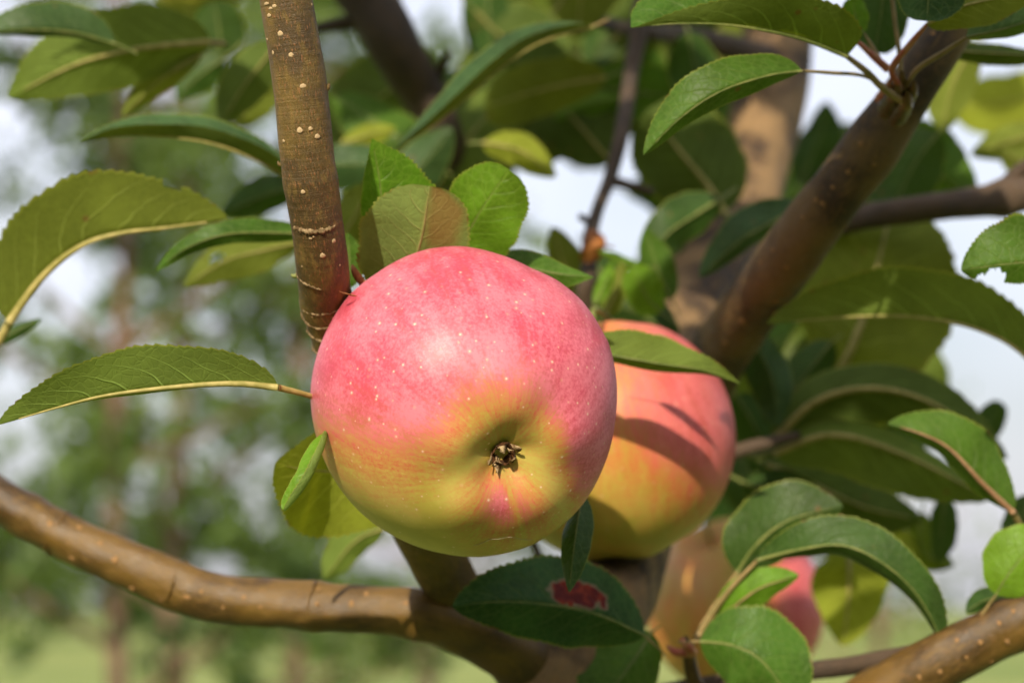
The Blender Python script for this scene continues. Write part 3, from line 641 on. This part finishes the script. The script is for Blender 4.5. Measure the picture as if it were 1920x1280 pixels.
strand('twig', [(1330, 1330, .78, 16), (1300, 1270, .775, 14), (1290, 1215, .772, 11), (1285, 1195, .77, 6)], M_BR, tree)
strand('bud', [(1300, 1225, .765, 9), (1288, 1210, .762, 9), (1275, 1196, .762, 3)], M_PETR, tree)
strand('bud', [(1300, 1225, .765, 7), (1268, 1222, .765, 8), (1250, 1210, .765, 3)], M_PETR, tree)
# right middle, out of focus
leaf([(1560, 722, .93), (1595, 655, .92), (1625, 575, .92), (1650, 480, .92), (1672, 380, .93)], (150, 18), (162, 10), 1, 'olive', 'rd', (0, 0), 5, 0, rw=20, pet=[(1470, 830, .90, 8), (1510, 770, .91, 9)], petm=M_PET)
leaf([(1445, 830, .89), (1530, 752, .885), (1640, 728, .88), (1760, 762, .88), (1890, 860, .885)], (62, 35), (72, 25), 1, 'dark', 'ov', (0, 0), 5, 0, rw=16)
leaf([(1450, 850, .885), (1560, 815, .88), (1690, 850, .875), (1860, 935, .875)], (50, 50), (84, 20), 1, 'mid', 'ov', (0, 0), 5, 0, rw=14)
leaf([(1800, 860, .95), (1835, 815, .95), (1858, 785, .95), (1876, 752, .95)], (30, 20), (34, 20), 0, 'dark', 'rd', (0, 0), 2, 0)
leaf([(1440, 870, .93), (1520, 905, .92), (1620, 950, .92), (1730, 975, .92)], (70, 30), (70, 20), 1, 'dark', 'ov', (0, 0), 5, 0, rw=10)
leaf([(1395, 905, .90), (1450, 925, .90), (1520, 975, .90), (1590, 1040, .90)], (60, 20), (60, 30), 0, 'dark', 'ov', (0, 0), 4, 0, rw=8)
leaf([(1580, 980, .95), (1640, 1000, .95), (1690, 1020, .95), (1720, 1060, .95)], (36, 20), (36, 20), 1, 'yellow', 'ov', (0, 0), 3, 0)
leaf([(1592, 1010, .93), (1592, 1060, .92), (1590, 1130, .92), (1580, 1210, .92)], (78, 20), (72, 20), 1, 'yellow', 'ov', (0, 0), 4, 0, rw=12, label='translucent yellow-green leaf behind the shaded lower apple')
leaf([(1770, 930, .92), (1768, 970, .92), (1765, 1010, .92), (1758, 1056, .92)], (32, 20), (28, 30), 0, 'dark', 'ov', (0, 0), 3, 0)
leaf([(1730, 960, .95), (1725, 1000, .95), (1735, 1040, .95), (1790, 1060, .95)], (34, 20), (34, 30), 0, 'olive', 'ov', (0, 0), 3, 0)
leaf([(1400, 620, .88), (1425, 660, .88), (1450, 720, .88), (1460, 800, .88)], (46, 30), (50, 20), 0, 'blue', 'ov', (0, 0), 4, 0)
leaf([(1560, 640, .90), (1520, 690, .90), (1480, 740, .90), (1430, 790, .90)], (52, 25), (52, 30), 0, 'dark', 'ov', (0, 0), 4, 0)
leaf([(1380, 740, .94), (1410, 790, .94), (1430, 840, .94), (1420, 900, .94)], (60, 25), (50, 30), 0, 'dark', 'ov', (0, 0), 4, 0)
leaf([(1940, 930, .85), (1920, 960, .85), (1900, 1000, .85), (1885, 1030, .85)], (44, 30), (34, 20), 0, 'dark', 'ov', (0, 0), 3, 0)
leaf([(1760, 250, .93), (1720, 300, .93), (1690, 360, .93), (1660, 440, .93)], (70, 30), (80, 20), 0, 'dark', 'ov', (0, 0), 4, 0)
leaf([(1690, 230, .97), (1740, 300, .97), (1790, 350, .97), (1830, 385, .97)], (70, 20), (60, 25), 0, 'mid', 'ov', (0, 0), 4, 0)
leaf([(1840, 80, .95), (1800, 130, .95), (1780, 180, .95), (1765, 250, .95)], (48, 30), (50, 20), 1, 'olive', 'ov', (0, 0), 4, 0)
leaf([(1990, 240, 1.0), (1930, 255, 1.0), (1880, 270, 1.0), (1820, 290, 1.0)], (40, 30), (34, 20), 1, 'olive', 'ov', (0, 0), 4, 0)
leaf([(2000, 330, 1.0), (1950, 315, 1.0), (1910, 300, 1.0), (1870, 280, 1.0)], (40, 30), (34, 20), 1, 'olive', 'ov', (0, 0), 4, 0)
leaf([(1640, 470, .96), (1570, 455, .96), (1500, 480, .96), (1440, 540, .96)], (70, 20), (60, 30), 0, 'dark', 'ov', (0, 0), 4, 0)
leaf([(2010, 160, 1.3), (1940, 180, 1.3), (1870, 195, 1.3), (1785, 200, 1.3)], (62, 10), (58, 15), 1, 'yellow', 'rd', (0, 0), 4, 0)
# centre, behind the apple
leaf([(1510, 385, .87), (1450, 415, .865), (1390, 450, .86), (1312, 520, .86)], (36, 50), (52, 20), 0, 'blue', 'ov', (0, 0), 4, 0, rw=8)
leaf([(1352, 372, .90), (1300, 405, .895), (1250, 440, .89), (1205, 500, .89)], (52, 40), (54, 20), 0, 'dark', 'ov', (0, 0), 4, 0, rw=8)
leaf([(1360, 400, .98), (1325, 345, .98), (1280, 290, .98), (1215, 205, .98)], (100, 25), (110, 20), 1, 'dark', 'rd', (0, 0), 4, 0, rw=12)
leaf([(1260, 560, .875), (1240, 520, .875), (1225, 480, .875), (1210, 428, .875)], (34, 20), (36, 20), 0, 'mid', 'ov', (0, 0), 3, 0, label=None)
leaf([(1240, 585, .86), (1215, 560, .858), (1200, 530, .857), (1185, 500, .857)], (38, 15), (40, 10), 0, 'bright', 'rd', (0, 0), 3, 0)
leaf([(1130, 600, .86), (1150, 560, .86), (1160, 535, .86), (1165, 490, .86)], (22, 30), (22, 20), 1, 'olive', 'ov', (0, 0), 3, 0)
leaf([(1115, 570, .85), (1128, 545, .85), (1140, 520, .85), (1146, 490, .85)], (18, 30), (16, 20), 0, 'bright', 'lg', (0, 0), 3, 0)
leaf([(1270, 640, .90), (1220, 600, .90), (1180, 580, .90), (1110, 570, .90)], (40, 30), (44, 20), 0, 'dark', 'ov', (0, 0), 3, 0)
leaf([(1205, 500, .87), (1170, 492, .868), (1145, 480, .866), (1120, 470, .866)], (10, 20), (12, 20), 0, 'bright', 'lg', (0, 0), 2, 0)
leaf([(1100, 570, .93), (1075, 530, .93), (1055, 490, .93), (1035, 425, .93)], (34, 30), (46, 20), 1, 'olive', 'ov', (0, 0), 3, 0)
leaf([(905, 268, .96), (950, 275, .955), (990, 290, .955), (1042, 332, .955)], (34, 20), (36, 20), 1, 'yellow', 'ov', (0, 0), 3, 0, rw=6)
leaf([(1112, 50, .84), (1010, 82, .83), (935, 132, .825), (862, 196, .825), (795, 248, .83), (735, 285, .835)], (84, 126), (34, -50), 1, 'blue', 'lg', (0, 0), 3, 1, rw=6, label='narrow folded bluish leaf slanting across the upper middle')
leaf([(640, 268, .97), (670, 260, .97), (700, 250, .97), (742, 240, .97)], (22, 25), (24, 15), 1, 'yellow', 'ov', (0, 0), 2, 0)
leaf([(830, 120, 1.08), (740, 165, 1.08), (680, 210, 1.08), (610, 280, 1.08)], (96, 20), (90, 20), 1, 'dark', 'rd', (0, 0), 4, 0)
leaf([(560, 320, .92), (620, 310, .92), (690, 310, .92), (770, 330, .92)], (44, 25), (50, 20), 0, 'blue', 'ov', (0, 0), 4, 0)
leaf([(700, 380, .94), (760, 340, .94), (800, 300, .94), (850, 240, .94)], (54, 20), (54, 25), 0, 'blue', 'ov', (0, 0), 4, 0)
leaf([(640, 460, .90), (650, 430, .90), (668, 400, .90), (700, 340, .90)], (48, 25), (44, 20), 1, 'olive', 'ov', (0, 0), 4, 0)
leaf([(650, 540, .72), (655, 510, .72), (655, 480, .72), (652, 436, .72)], (26, 25), (26, 20), 0, 'mid', 'ov', (0, 0), 2, 0)
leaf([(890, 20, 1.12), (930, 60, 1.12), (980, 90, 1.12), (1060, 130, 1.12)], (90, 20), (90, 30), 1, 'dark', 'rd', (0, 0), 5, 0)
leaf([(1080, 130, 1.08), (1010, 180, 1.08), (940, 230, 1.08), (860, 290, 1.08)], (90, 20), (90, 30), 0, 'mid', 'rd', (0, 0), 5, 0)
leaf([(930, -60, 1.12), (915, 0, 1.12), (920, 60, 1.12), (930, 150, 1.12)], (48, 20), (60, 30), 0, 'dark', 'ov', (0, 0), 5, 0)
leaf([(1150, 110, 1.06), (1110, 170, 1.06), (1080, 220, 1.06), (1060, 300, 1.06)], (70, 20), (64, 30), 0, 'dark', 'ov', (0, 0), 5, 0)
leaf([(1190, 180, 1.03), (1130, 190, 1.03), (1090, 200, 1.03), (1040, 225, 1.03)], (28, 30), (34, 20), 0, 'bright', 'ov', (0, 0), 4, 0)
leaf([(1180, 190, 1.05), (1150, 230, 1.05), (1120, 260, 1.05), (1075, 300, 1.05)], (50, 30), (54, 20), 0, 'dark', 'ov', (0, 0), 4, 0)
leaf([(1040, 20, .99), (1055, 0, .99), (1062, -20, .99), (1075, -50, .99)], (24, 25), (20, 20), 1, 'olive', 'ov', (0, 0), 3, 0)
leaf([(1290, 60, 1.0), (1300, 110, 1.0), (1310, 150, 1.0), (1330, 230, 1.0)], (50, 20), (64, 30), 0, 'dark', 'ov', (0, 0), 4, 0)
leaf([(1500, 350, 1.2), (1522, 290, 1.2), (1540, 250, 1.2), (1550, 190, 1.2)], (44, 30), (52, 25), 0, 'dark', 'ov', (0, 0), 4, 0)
# lower left of the apple
leaf([(720, 990, .86), (680, 1005, .86), (650, 1030, .86), (608, 1085, .86)], (34, 30), (42, 20), 1, 'mid', 'ov', (0, 0), 3, 0)
# upper left, out of focus
leaf([(215, 82, .82), (140, 62, .815), (60, 56, .81), (-40, 62, .81)], (24, 60), (62, 25), 0, 'blue', 'ov', (0, 0), 4, 0, rw=6)
leaf([(395, 80, .88), (310, 86, .87), (235, 97, .865), (140, 122, .86), (15, 184, .86)], (72, 22), (92, 12), 1, 'mid', 'ov', (0, 0), 5, 1, rw=12, label='broad olive leaf with a yellow rib in the top corner')
leaf([(410, 110, .98), (412, 70, .98), (408, 40, .98), (400, 2, .98)], (56, 20), (56, 25), 0, 'dark', 'rd', (0, 0), 3, 0)
leaf([(380, 100, .88), (335, 128, .875), (290, 160, .875), (228, 218, .875)], (26, 30), (30, 20), 1, 'olive', 'ov', (0, 0), 3, 0)
leaf([(420, 110, .97), (390, 130, .97), (360, 155, .97), (333, 188, .97)], (36, 25), (38, 20), 0, 'dark', 'ov', (0, 0), 3, 0)
leaf([(520, 80, .92), (490, 120, .92), (455, 165, .92), (413, 235, .92)], (46, 25), (50, 20), 1, 'dark', 'ov', (0, 0), 3, 0)
leaf([(500, 130, 1.0), (480, 160, 1.0), (470, 190, 1.0), (450, 240, 1.0)], (50, 25), (60, 20), 1, 'olive', 'ov', (0, 0), 3, 0)
leaf([(560, 345, .80), (480, 300, .79), (400, 270, .785), (320, 258, .785), (230, 256, .785), (148, 269, .79)], (78, 130), (44, -52), 1, 'blue', 'ov', (0, 0), 4, 1, rw=7, label='folded bluish leaf reaching out to the left of the upright twig')
leaf([(18, 604, .758), (80, 520, .755), (150, 463, .752), (225, 438, .752), (315, 427, .754), (428, 411, .758)], (128, -14), (46, 86), 1, 'olive', 'ov', (0, 0), 4, 1, rw=17, holes=((.80, -.98, .035, .16),),
     pet=[(-90, 800, .77, 8), (-30, 690, .763, 8)], petm=M_RIB, label='big pale leaf with a thick yellow rib at the frame edge')
leaf([(-30, 640, .80), (10, 630, .80), (40, 615, .80), (78, 597, .80)], (14, 40), (16, 20), 0, 'dark', 'ov', (0, 0), 2, 0)
leaf([(590, 440, .76), (500, 436, .755), (420, 440, .75), (350, 465, .75), (293, 508, .752)], (26, 40), (30, 25), 0, 'mid', 'ov', (0, 0), 4, 1, rw=5)
leaf([(560, 455, .87), (490, 470, .865), (420, 490, .865), (345, 538, .865)], (44, 25), (40, 25), 1, 'olive', 'ov', (0, 0), 4, 0, holes=((.66, .35, .06, .25),))
leaf([(560, 350, .93), (510, 362, .93), (470, 378, .93), (415, 402, .93)], (36, 25), (40, 20), 0, 'dark', 'ov', (0, 0), 3, 0)

# withered things
def husk(pts, w, mat, name, seed):
    rd = random.Random(seed); sp = spline([tuple(P(*p)) for p in pts], 14); d = pts[0][2]; V = []; F = []
    for i in range(14):
        t = i / 13; ww = w * px(d) * math.sin(math.pi * min(1, .18 + t * .82)) ** .7
        for k in range(7):
            a = (k / 6 - .5) * 2.4
            V.append(Vector(sp[i]) + RIGHT * ww * math.sin(a) - FWD * ww * .8 * math.cos(a) + UP * rd.uniform(-1, 1) * ww * .1)
    for i in range(13):
        for k in range(6): F.append((i * 7 + k, i * 7 + k + 1, (i + 1) * 7 + k + 1, (i + 1) * 7 + k))
    return link(name, mesh(name, V, F, mat), tree, Vector(sp[0]))
husk([(1104, 492, .915), (1112, 465, .912), (1116, 445, .912), (1108, 428, .915)], 24, M_ORANGE, 'withered_leaf', 2)['label'] = 'withered orange leaf on the thin dark twig'
husk([(1112, 470, .905), (1125, 462, .903), (1138, 462, .903), (1148, 466, .905)], 15, M_ORANGE, 'withered_leaf', 3)
husk([(690, 545, .675), (672, 520, .675), (664, 505, .675), (660, 495, .676)], 10, M_DRY, 'bud_scale', 4)
husk([(668, 556, .656), (655, 552, .655), (645, 549, .655), (636, 546, .656)], 6, M_DRY, 'bud_scale', 5)
husk([(692, 428, .705), (688, 418, .704), (686, 408, .704), (692, 400, .705)], 8, M_DRY, 'bud_scale', 6)

# rest of the crown: leaves further back in the tree, then unseen ones added above for shade
GAPS = [(960, 315, 1080, 500), (1150, 270, 1210, 350), (1120, 370, 1200, 480), (790, -40, 880, 130), (585, 60, 640, 170), (1500, 130, 1620, 220), (1690, 110, 1760, 300), (1790, 110, 1900, 175), (1700, 190, 1880, 320), (1800, 270, 1890, 370), (1740, 400, 2000, 520),
        (1785, 590, 2000, 840), (1690, 980, 1860, 1140), (1640, 1080, 1760, 1210), (1340, 200, 1370, 290), (0, 0, 600, 1280), (560, 940, 1060, 1280), (1480, 1050, 1800, 1280), (1320, 470, 1400, 600), (640, 0, 800, 140)]
ZONES = [(860, -80, 1280, 300, 40), (1180, 180, 1340, 420, 14), (1640, 220, 1760, 440, 12), (1390, 560, 1720, 960, 40), (660, 150, 900, 400, 14), (1150, 480, 1300, 640, 10), (1240, 0, 1400, 200, 16), (1480, 200, 1620, 420, 12), (1380, 420, 1700, 640, 16), (900, 100, 1180, 320, 16), (1560, 900, 1700, 1010, 6)]
def bad(x, y): return any(a < x < c and b < y < d for a, b, c, d in GAPS)
for x0, y0, x1, y1, cnt in ZONES:
    made = tries = 0
    while made < cnt and tries < 600:
        tries += 1
        x, y, d = rng.uniform(x0, x1), rng.uniform(y0, y1), rng.uniform(1.22 if x0 > 1200 and y0 < 480 else 1.0, 1.55)
        a = rng.uniform(0, 6.28); ln = rng.uniform(.045, .075) / px(d); wd = ln * rng.uniform(.24, .32)
        dx, dy = math.cos(a) * ln / 2, math.sin(a) * ln / 2; nx, ny = -dy / ln * 2 * wd, dx / ln * 2 * wd
        if any(bad(x + dx * s + nx * t, y + dy * s + ny * t) for s, t in ((1, 0), (-1, 0), (0, 1), (0, -1), (.5, .7), (-.5, .7), (.5, -.7), (-.5, -.7), (0, 0))): continue
        if d < 1.2 and any(1330 < x + dx * s + nx * t < 1545 and 90 < y + dy * s + ny * t < 460 for s, t in ((1, 0), (-1, 0), (0, 1), (0, -1), (.5, .6), (-.5, .6), (.5, -.6), (-.5, -.6), (0, 0))): continue
        made += 1
        dd = rng.uniform(-.02, .02)
        leaf([(x - dx, y - dy, d), (x - dx * .35, y - dy * .35 - 6, d - .004), (x + dx * .35, y + dy * .35 - 6, d + dd * .3), (x + dx, y + dy, d + dd)], (wd, rng.uniform(-30, 50)), (wd, rng.uniform(-30, 50)), rng.random() < .5,
             rng.choice(['dark', 'mid', 'dark', 'olive']), rng.choice(['ov', 'rd', 'ov']), (0, 0), 4, 0, rw=6, seed=made * 31 + int(x))

def shade_of(q, d):
    """photo position that the sun shadow of q reaches at depth d"""
    t = ((CAM + FWD * d) - q).dot(FWD) / (-TOSUN).dot(FWD); h = q - TOSUN * t; r = h - CAM
    return 960 + r.dot(RIGHT) / d * FPX, 640 - r.dot(UP) / d * FPX
KEEP_LIT = [(1085, 425, 1155, 500, .91), (1190, -20, 1620, 110, .695), (1440, 510, 1740, 610, .80), (1480, 250, 1600, 420, .775), (1360, 600, 1440, 680, .83), (1360, 190, 1470, 260, 1.08), (1350, 320, 1430, 410, 1.05), (1230, 540, 1340, 600, .98), (280, -60, 460, 30, 1.05), (560, 420, 1190, 1080, .64), (480, -20, 680, 620, .67), (-20, 620, 600, 820, .65), (1190, 60, 1500, 320, .71), (820, 290, 1010, 500, .70), (0, 300, 440, 640, .755), (-20, 880, 520, 1200, .775), (1120, 580, 1390, 760, .75), (1740, 1100, 1920, 1280, .75)]
def shade_leaf(x, y, d, k):
    a = rng.uniform(0, 6.28); ln = rng.uniform(.06, .09) / px(d); wd = ln * rng.uniform(.26, .34)
    dx, dy = math.cos(a) * ln / 2, math.sin(a) * ln / 2
    if y + abs(dy) + wd > -30 and x - abs(dx) - wd < 1950: return False
    leaf([(x - dx, y - dy, d), (x - dx * .3, y - dy * .3 - 8, d), (x + dx * .3, y + dy * .3 - 6, d + .005), (x + dx, y + dy, d + .01)], (wd, rng.uniform(-25, 35)), (wd, rng.uniform(-25, 35)), rng.random() < .4,
         rng.choice(['dark', 'mid', 'olive']), 'ov', (0, 0), 4, 0, rw=6, seed=k * 17)
    return True
def lights(q):
    return any(a - 70 < sx < c_ + 70 and b - 70 < sy < e + 70 for a, b, c_, e, dep in KEEP_LIT for sx, sy in [shade_of(q, dep)] if (q - P((a + c_) / 2, (b + e) / 2, dep)).dot(TOSUN) > 0)
def where(q):
    r = q - CAM; d = r.dot(FWD); return 960 + r.dot(RIGHT) / d * FPX, 640 - r.dot(UP) / d * FPX, d
# unseen loose leaves added overhead, placed to shade the inside of the tree
DARK = [(840, -20, 1330, 340, 1.05, 16), (1470, 60, 1530, 330, 1.08, 3), (1250, 430, 1400, 640, 1.0, 5), (1620, 100, 1780, 330, .765, 5), (1400, 430, 1500, 640, .79, 4), (1380, 600, 1780, 960, .90, 13), (1750, 520, 1900, 620, .79, 4),
        (1640, 230, 1800, 440, .95, 8), (620, 60, 800, 300, 1.06, 10), (240, 10, 390, 130, .87, 4), (1190, 200, 1350, 480, .95, 10), (1520, 420, 1740, 600, .93, 5)]
made = 0
for x0, y0, x1, y1, dep, cnt in DARK:
    got = 0
    for tries in range(cnt * 25):
        if got >= cnt: break
        p = P(rng.uniform(x0, x1), rng.uniform(y0, y1), dep); t = rng.uniform(.12, .55); q = p + TOSUN * t
        x, y, d = where(q)
        if d < .40 or y > -110 or lights(q): continue
        if shade_leaf(x, y, d, made + 1): got += 1; made += 1
got = 0  # more unseen leaves, added above and beside to hold back sky light
for tries in range(3000):
    if got >= 60: break
    d = rng.uniform(.6, 1.5); x = rng.uniform(0, 2700); y = rng.uniform(-1100, -130) if x < 2050 else rng.uniform(-900, 1200)
    q = P(x, y, d)
    if lights(q): continue
    if shade_leaf(x, y, d, 500 + got): got += 1

# ------------------------------------------------------------------ the apples
def interp_loop(tab, a):
    ang = np.array([t[0] for t in tab]); val = np.array([t[1] for t in tab])
    return np.interp(a % (2 * math.pi), np.r_[ang[-1] - 2 * math.pi, ang, ang[0] + 2 * math.pi], np.r_[val[-1], val, val[0]])
OUT = [(287, 12), (270, 112), (261, 128), (223, 186), (174, 227), (126, 249), (60, 277), (0, 290), (-68, 285), (-116, 268), (-165, 239), (-213, 201), (-252, 143), (-276, 84), (-287, 21), (-276, -66), (-247, -138), (-189, -211),
       (-116, -259), (-39, -284), (29, -291), (126, -269), (174, -240), (223, -192), (261, -124), (283, -37)]
OUTLINE = sorted((math.atan2(y, x) % (2 * math.pi), math.hypot(x, y) / 288) for x, y in OUT)
def apple(name, cx, cy, d, rpx, tilt, roll, mat, blush, label, outline=None, seed=0, hi=False, dimple=.25, stalk=None):
    """tilt: how far the calyx axis leans from the camera; roll: the way it leans in the picture; blush(X, Y, Z) -> 0..1"""
    c = P(cx, cy, d); R = rpx * px(d)
    rt, fw = RIGHT, (c - CAM).normalized(); upv = rt.cross(fw).normalized(); rt = fw.cross(upv).normalized()
    ax = (rt * math.cos(roll) + upv * math.sin(roll)) * math.sin(tilt) - fw * math.cos(tilt)
    e1 = ax.cross(upv).normalized(); e2 = ax.cross(e1)
    t = empty('apple', c, label, 'apple', 'apples hanging in the tree')
    nth, nph = (170, 220) if hi else (60, 80); rd = random.Random(seed); ph = rd.uniform(0, 6)
    V = []; UVs = []; B = []; Cx = []
    for i in range(nth + 1):
        th = math.pi * (i / nth) ** (1.15)
        for k in range(nph + 1):
            fi = 2 * math.pi * k / nph
            dr = e1 * (math.sin(th) * math.cos(fi)) + e2 * (math.sin(th) * math.sin(fi)) + ax * math.cos(th)
            X, Y, Z = dr.dot(rt), dr.dot(upv), -dr.dot(fw)
            al = math.atan2(Y, X); sb = math.sqrt(max(0, 1 - Z * Z))
            kk = 1 + ((interp_loop(outline, al) if outline else 1) - 1) * sb ** 1.5
            r = R * kk
            rho = math.sin(th)
            lobes = 1 + .020 * math.cos(5 * fi + ph) * math.exp(-((rho - .42) / .22) ** 2) * (1 if th < 1.57 else .4)
            p = c + dr * (r * lobes)
            if th < 1.6:
                dm = dimple * R * (math.exp(-(rho / .225) ** 2) * (1 + .10 * math.cos(5 * fi + ph) * min(1, rho * 5)) + .10 * math.exp(-(rho / .42) ** 2))
                p -= ax * dm
            else:
                p += ax * (.34 * R * math.exp(-(rho / .20) ** 2) + .05 * R * math.exp(-(rho / .5) ** 2))
            V.append(p); UVs.append((k / nph, i / nth)); B.append(blush(X, Y, Z)); Cx.append(math.exp(-(rho / .36) ** 2) if th < 1.6 else 0)
    M = nph + 1; F = [(i * M + k, (i + 1) * M + k, (i + 1) * M + k + 1, i * M + k + 1) for i in range(nth) for k in range(nph)]
    me = mesh('skin', V, F, mat, UVs)
    for nm, val in (('blush', B), ('calyx', Cx)):
        at = me.attributes.new(nm, 'FLOAT', 'POINT'); at.data.foreach_set('value', np.array(val, dtype=np.float32))
    link('skin', me, t, c)
    # dried flower remains in the hollow
    bot = c + ax * (R * (1 - dimple * 1.10)); sc = R / .040 * .84
    n = 10
    Vc = []; Fc = []
    for i in range(5):
        for k in range(n):
            a = 2 * math.pi * k / n; rr = (.0040 - .0006 * i) * sc * (1 + .12 * math.sin(3 * a + i)); Vc.append(bot + (e1 * math.cos(a) + e2 * math.sin(a)) * rr + ax * ((.0026, .0030, .0022, .0008, -.001)[i] * sc))
    for i in range(4):
        for k in range(n): Fc.append((i * n + k, i * n + (k + 1) % n, (i + 1) * n + (k + 1) % n, (i + 1) * n + k))
    cal = link('calyx', mesh('calyx', Vc, Fc, M_CUP), t, bot)
    for k in range(5):
        a = 2 * math.pi * k / 5 + rd.uniform(-.25, .25) + ph; o_ = e1 * math.cos(a) + e2 * math.sin(a); sd_ = ax.cross(o_)
        Vs = []; Fs = []; ln = rd.uniform(.0038, .0054) * sc; cu = rd.uniform(.6, 2.3); tw = rd.uniform(-.9, .9)
        p = bot + o_ * .0030 * sc + ax * .0012 * sc; an = 1.15
        for i in range(9):
            w_ = (.0019 * (1 - i / 8) ** .6 + .0002) * sc; s_ = sd_ * math.cos(tw * i / 8) + ax * math.sin(tw * i / 8)
            Vs += [p - s_ * w_ + ax * .0003 * sc, p - ax * .00025 * sc, p + s_ * w_ + ax * .0003 * sc, p + ax * .0004 * sc]
            an = 1.15 + cu * (i / 8) * (1 if k % 2 else -.35); p = p + (o_ * math.cos(an) + ax * math.sin(an)) * ln / 8
        for i in range(8):
            for q in range(4): Fs.append((i * 4 + q, i * 4 + (q + 1) % 4, (i + 1) * 4 + (q + 1) % 4, (i + 1) * 4 + q))
        link('sepal', mesh('sepal', Vs, Fs, M_SEPAL), cal, bot)
    for k in range(7):
        a = rd.uniform(0, 6.28); o_ = e1 * math.cos(a) + e2 * math.sin(a); b0 = bot + o_ * .0016 * sc
        sp = spline([tuple(b0), tuple(b0 + ax * .003 * sc + o_ * .0008 * sc), tuple(b0 + ax * .0046 * sc + o_ * rd.uniform(-.002, .003) * sc)], 8)
        Vt, Ft, Ut = tube(sp, np.linspace(.00032, .00016, 8) * sc, 6); link('stamen', mesh('stamen', Vt, Ft, M_SEPAL, Ut), cal, bot)
    top = c - ax * R * .68
    e = stalk or (top - ax * R * .6 + UP * R * .4)
    sp = spline([tuple(top), tuple(top - ax * R * .35 + UP * R * .05), tuple(e)], 14)
    Vt, Ft, Ut = tube(sp, np.linspace(.0010, .0013, 14) * sc, 8); link('stalk', mesh('stalk', Vt, Ft, M_RIBG, Ut), t, top)
    return t, c, R, ax, rt, upv, V
def ss(a, b, x):
    t = min(1.0, max(0.0, (x - a) / (b - a))); return t * t * (3 - 2 * t)
def blush_main(X, Y, Z):
    xs = [-1.2, -1, -.6, -.3, -.15, -.02, .12, .34, .50, .62, .70, .78, 1, 1.2]; ys = [-.22, -.25, -.36, -.40, -.30, -.14, -.08, -.06, -.12, -.34, -.62, -.80, -.85, -.85]
    f0 = float(np.interp(X, xs, ys))
    m = ss(-.46, .34, Y - f0)
    m *= .86 + .14 * ss(.0, .5, Y - f0)
    if X > .45: m = max(m, .70 * ss(.10, .30, X - .55) * ss(-.85, -.55, Y))
    p = math.exp(-((X - .27) / .25) ** 2 - ((Y + .68) / .19) ** 2) * .95
    st = 1 - .4 * math.exp(-((X - .31 - (Y + .6) * -.18) / .025) ** 2)
    m = max(m, p * st if Z > 0 else 0)
    if Z < 0: m *= .9
    return m
a1, c1, R1, ax1, rt1, up1, V1 = apple('apple', 870, 752, .672, 288, math.radians(30), math.atan2(-101, 74), M_AP, blush_main,
    'large pink and yellow apple in sharp focus, its calyx towards the viewer', OUTLINE, 4, True, .21, Vector(P(700, 700, .715)))
# a fine fibre caught on the skin
fib = []
off1 = np.array([tuple(p - c1) for p in V1]); len1 = np.linalg.norm(off1, axis=1); dir1 = off1 / len1[:, None]
for k in range(22):
    t_ = k / 21; X = (888 + 104 * t_ - 870) / 290; Y = -((1014 - 20 * math.sin(t_ * 2.0) + 5 * t_ + 1.2 * math.sin(t_ * 17) - 752) / 290)
    Zz = math.sqrt(max(.02, 1 - X * X - Y * Y)); dv = (rt1 * X + up1 * Y - (c1 - CAM).normalized() * Zz).normalized()
    fib.append(c1 + dv * (float(len1[np.argmax(dir1 @ np.array(dv))]) + .00012))
V, F, U = tube([tuple(p) for p in fib], [.000055] * 22, 5)
link('fibre', mesh('fibre', V, F, simple('pale_fibre', (.42, .38, .24), (.55, .50, .35), 100), U), a1, fib[0])

def blush_rear(X, Y, Z): return .10 + .85 * ss(-.62, .30, Y + .50 * X) * (.62 + .38 * ss(-.15, .55, X))
apple('apple', 1148, 822, .812, 231, math.radians(104), math.radians(-82), M_AP2, blush_rear, 'orange-red apple partly hidden behind the large front one', None, 9, False, .22, Vector(P(1185, 640, .90)))
def blush_shade_low(X, Y, Z): return max(ss(.05, .65, X), .6 * ss(.45, 1, -X), .14 + .26 * ss(.05, -.35, X))  # blush on the right; the extra tint on the left is painted shade
apple('apple', 1378, 1136, 1.10, 168, math.radians(115), math.radians(-70), M_AP2, blush_shade_low, 'blurred yellow and red apple low down behind the leaf stalks', None, 12, False, .2)
apple('apple', 370, -66, 1.05, 104, math.radians(75), math.radians(-90), M_APY, lambda X, Y, Z: .05, 'blurred yellow apple cut off by the top edge above the olive leaf', None, 18, False, .2)

for o in COL.objects:
    if '_w' in o: del o['_w']
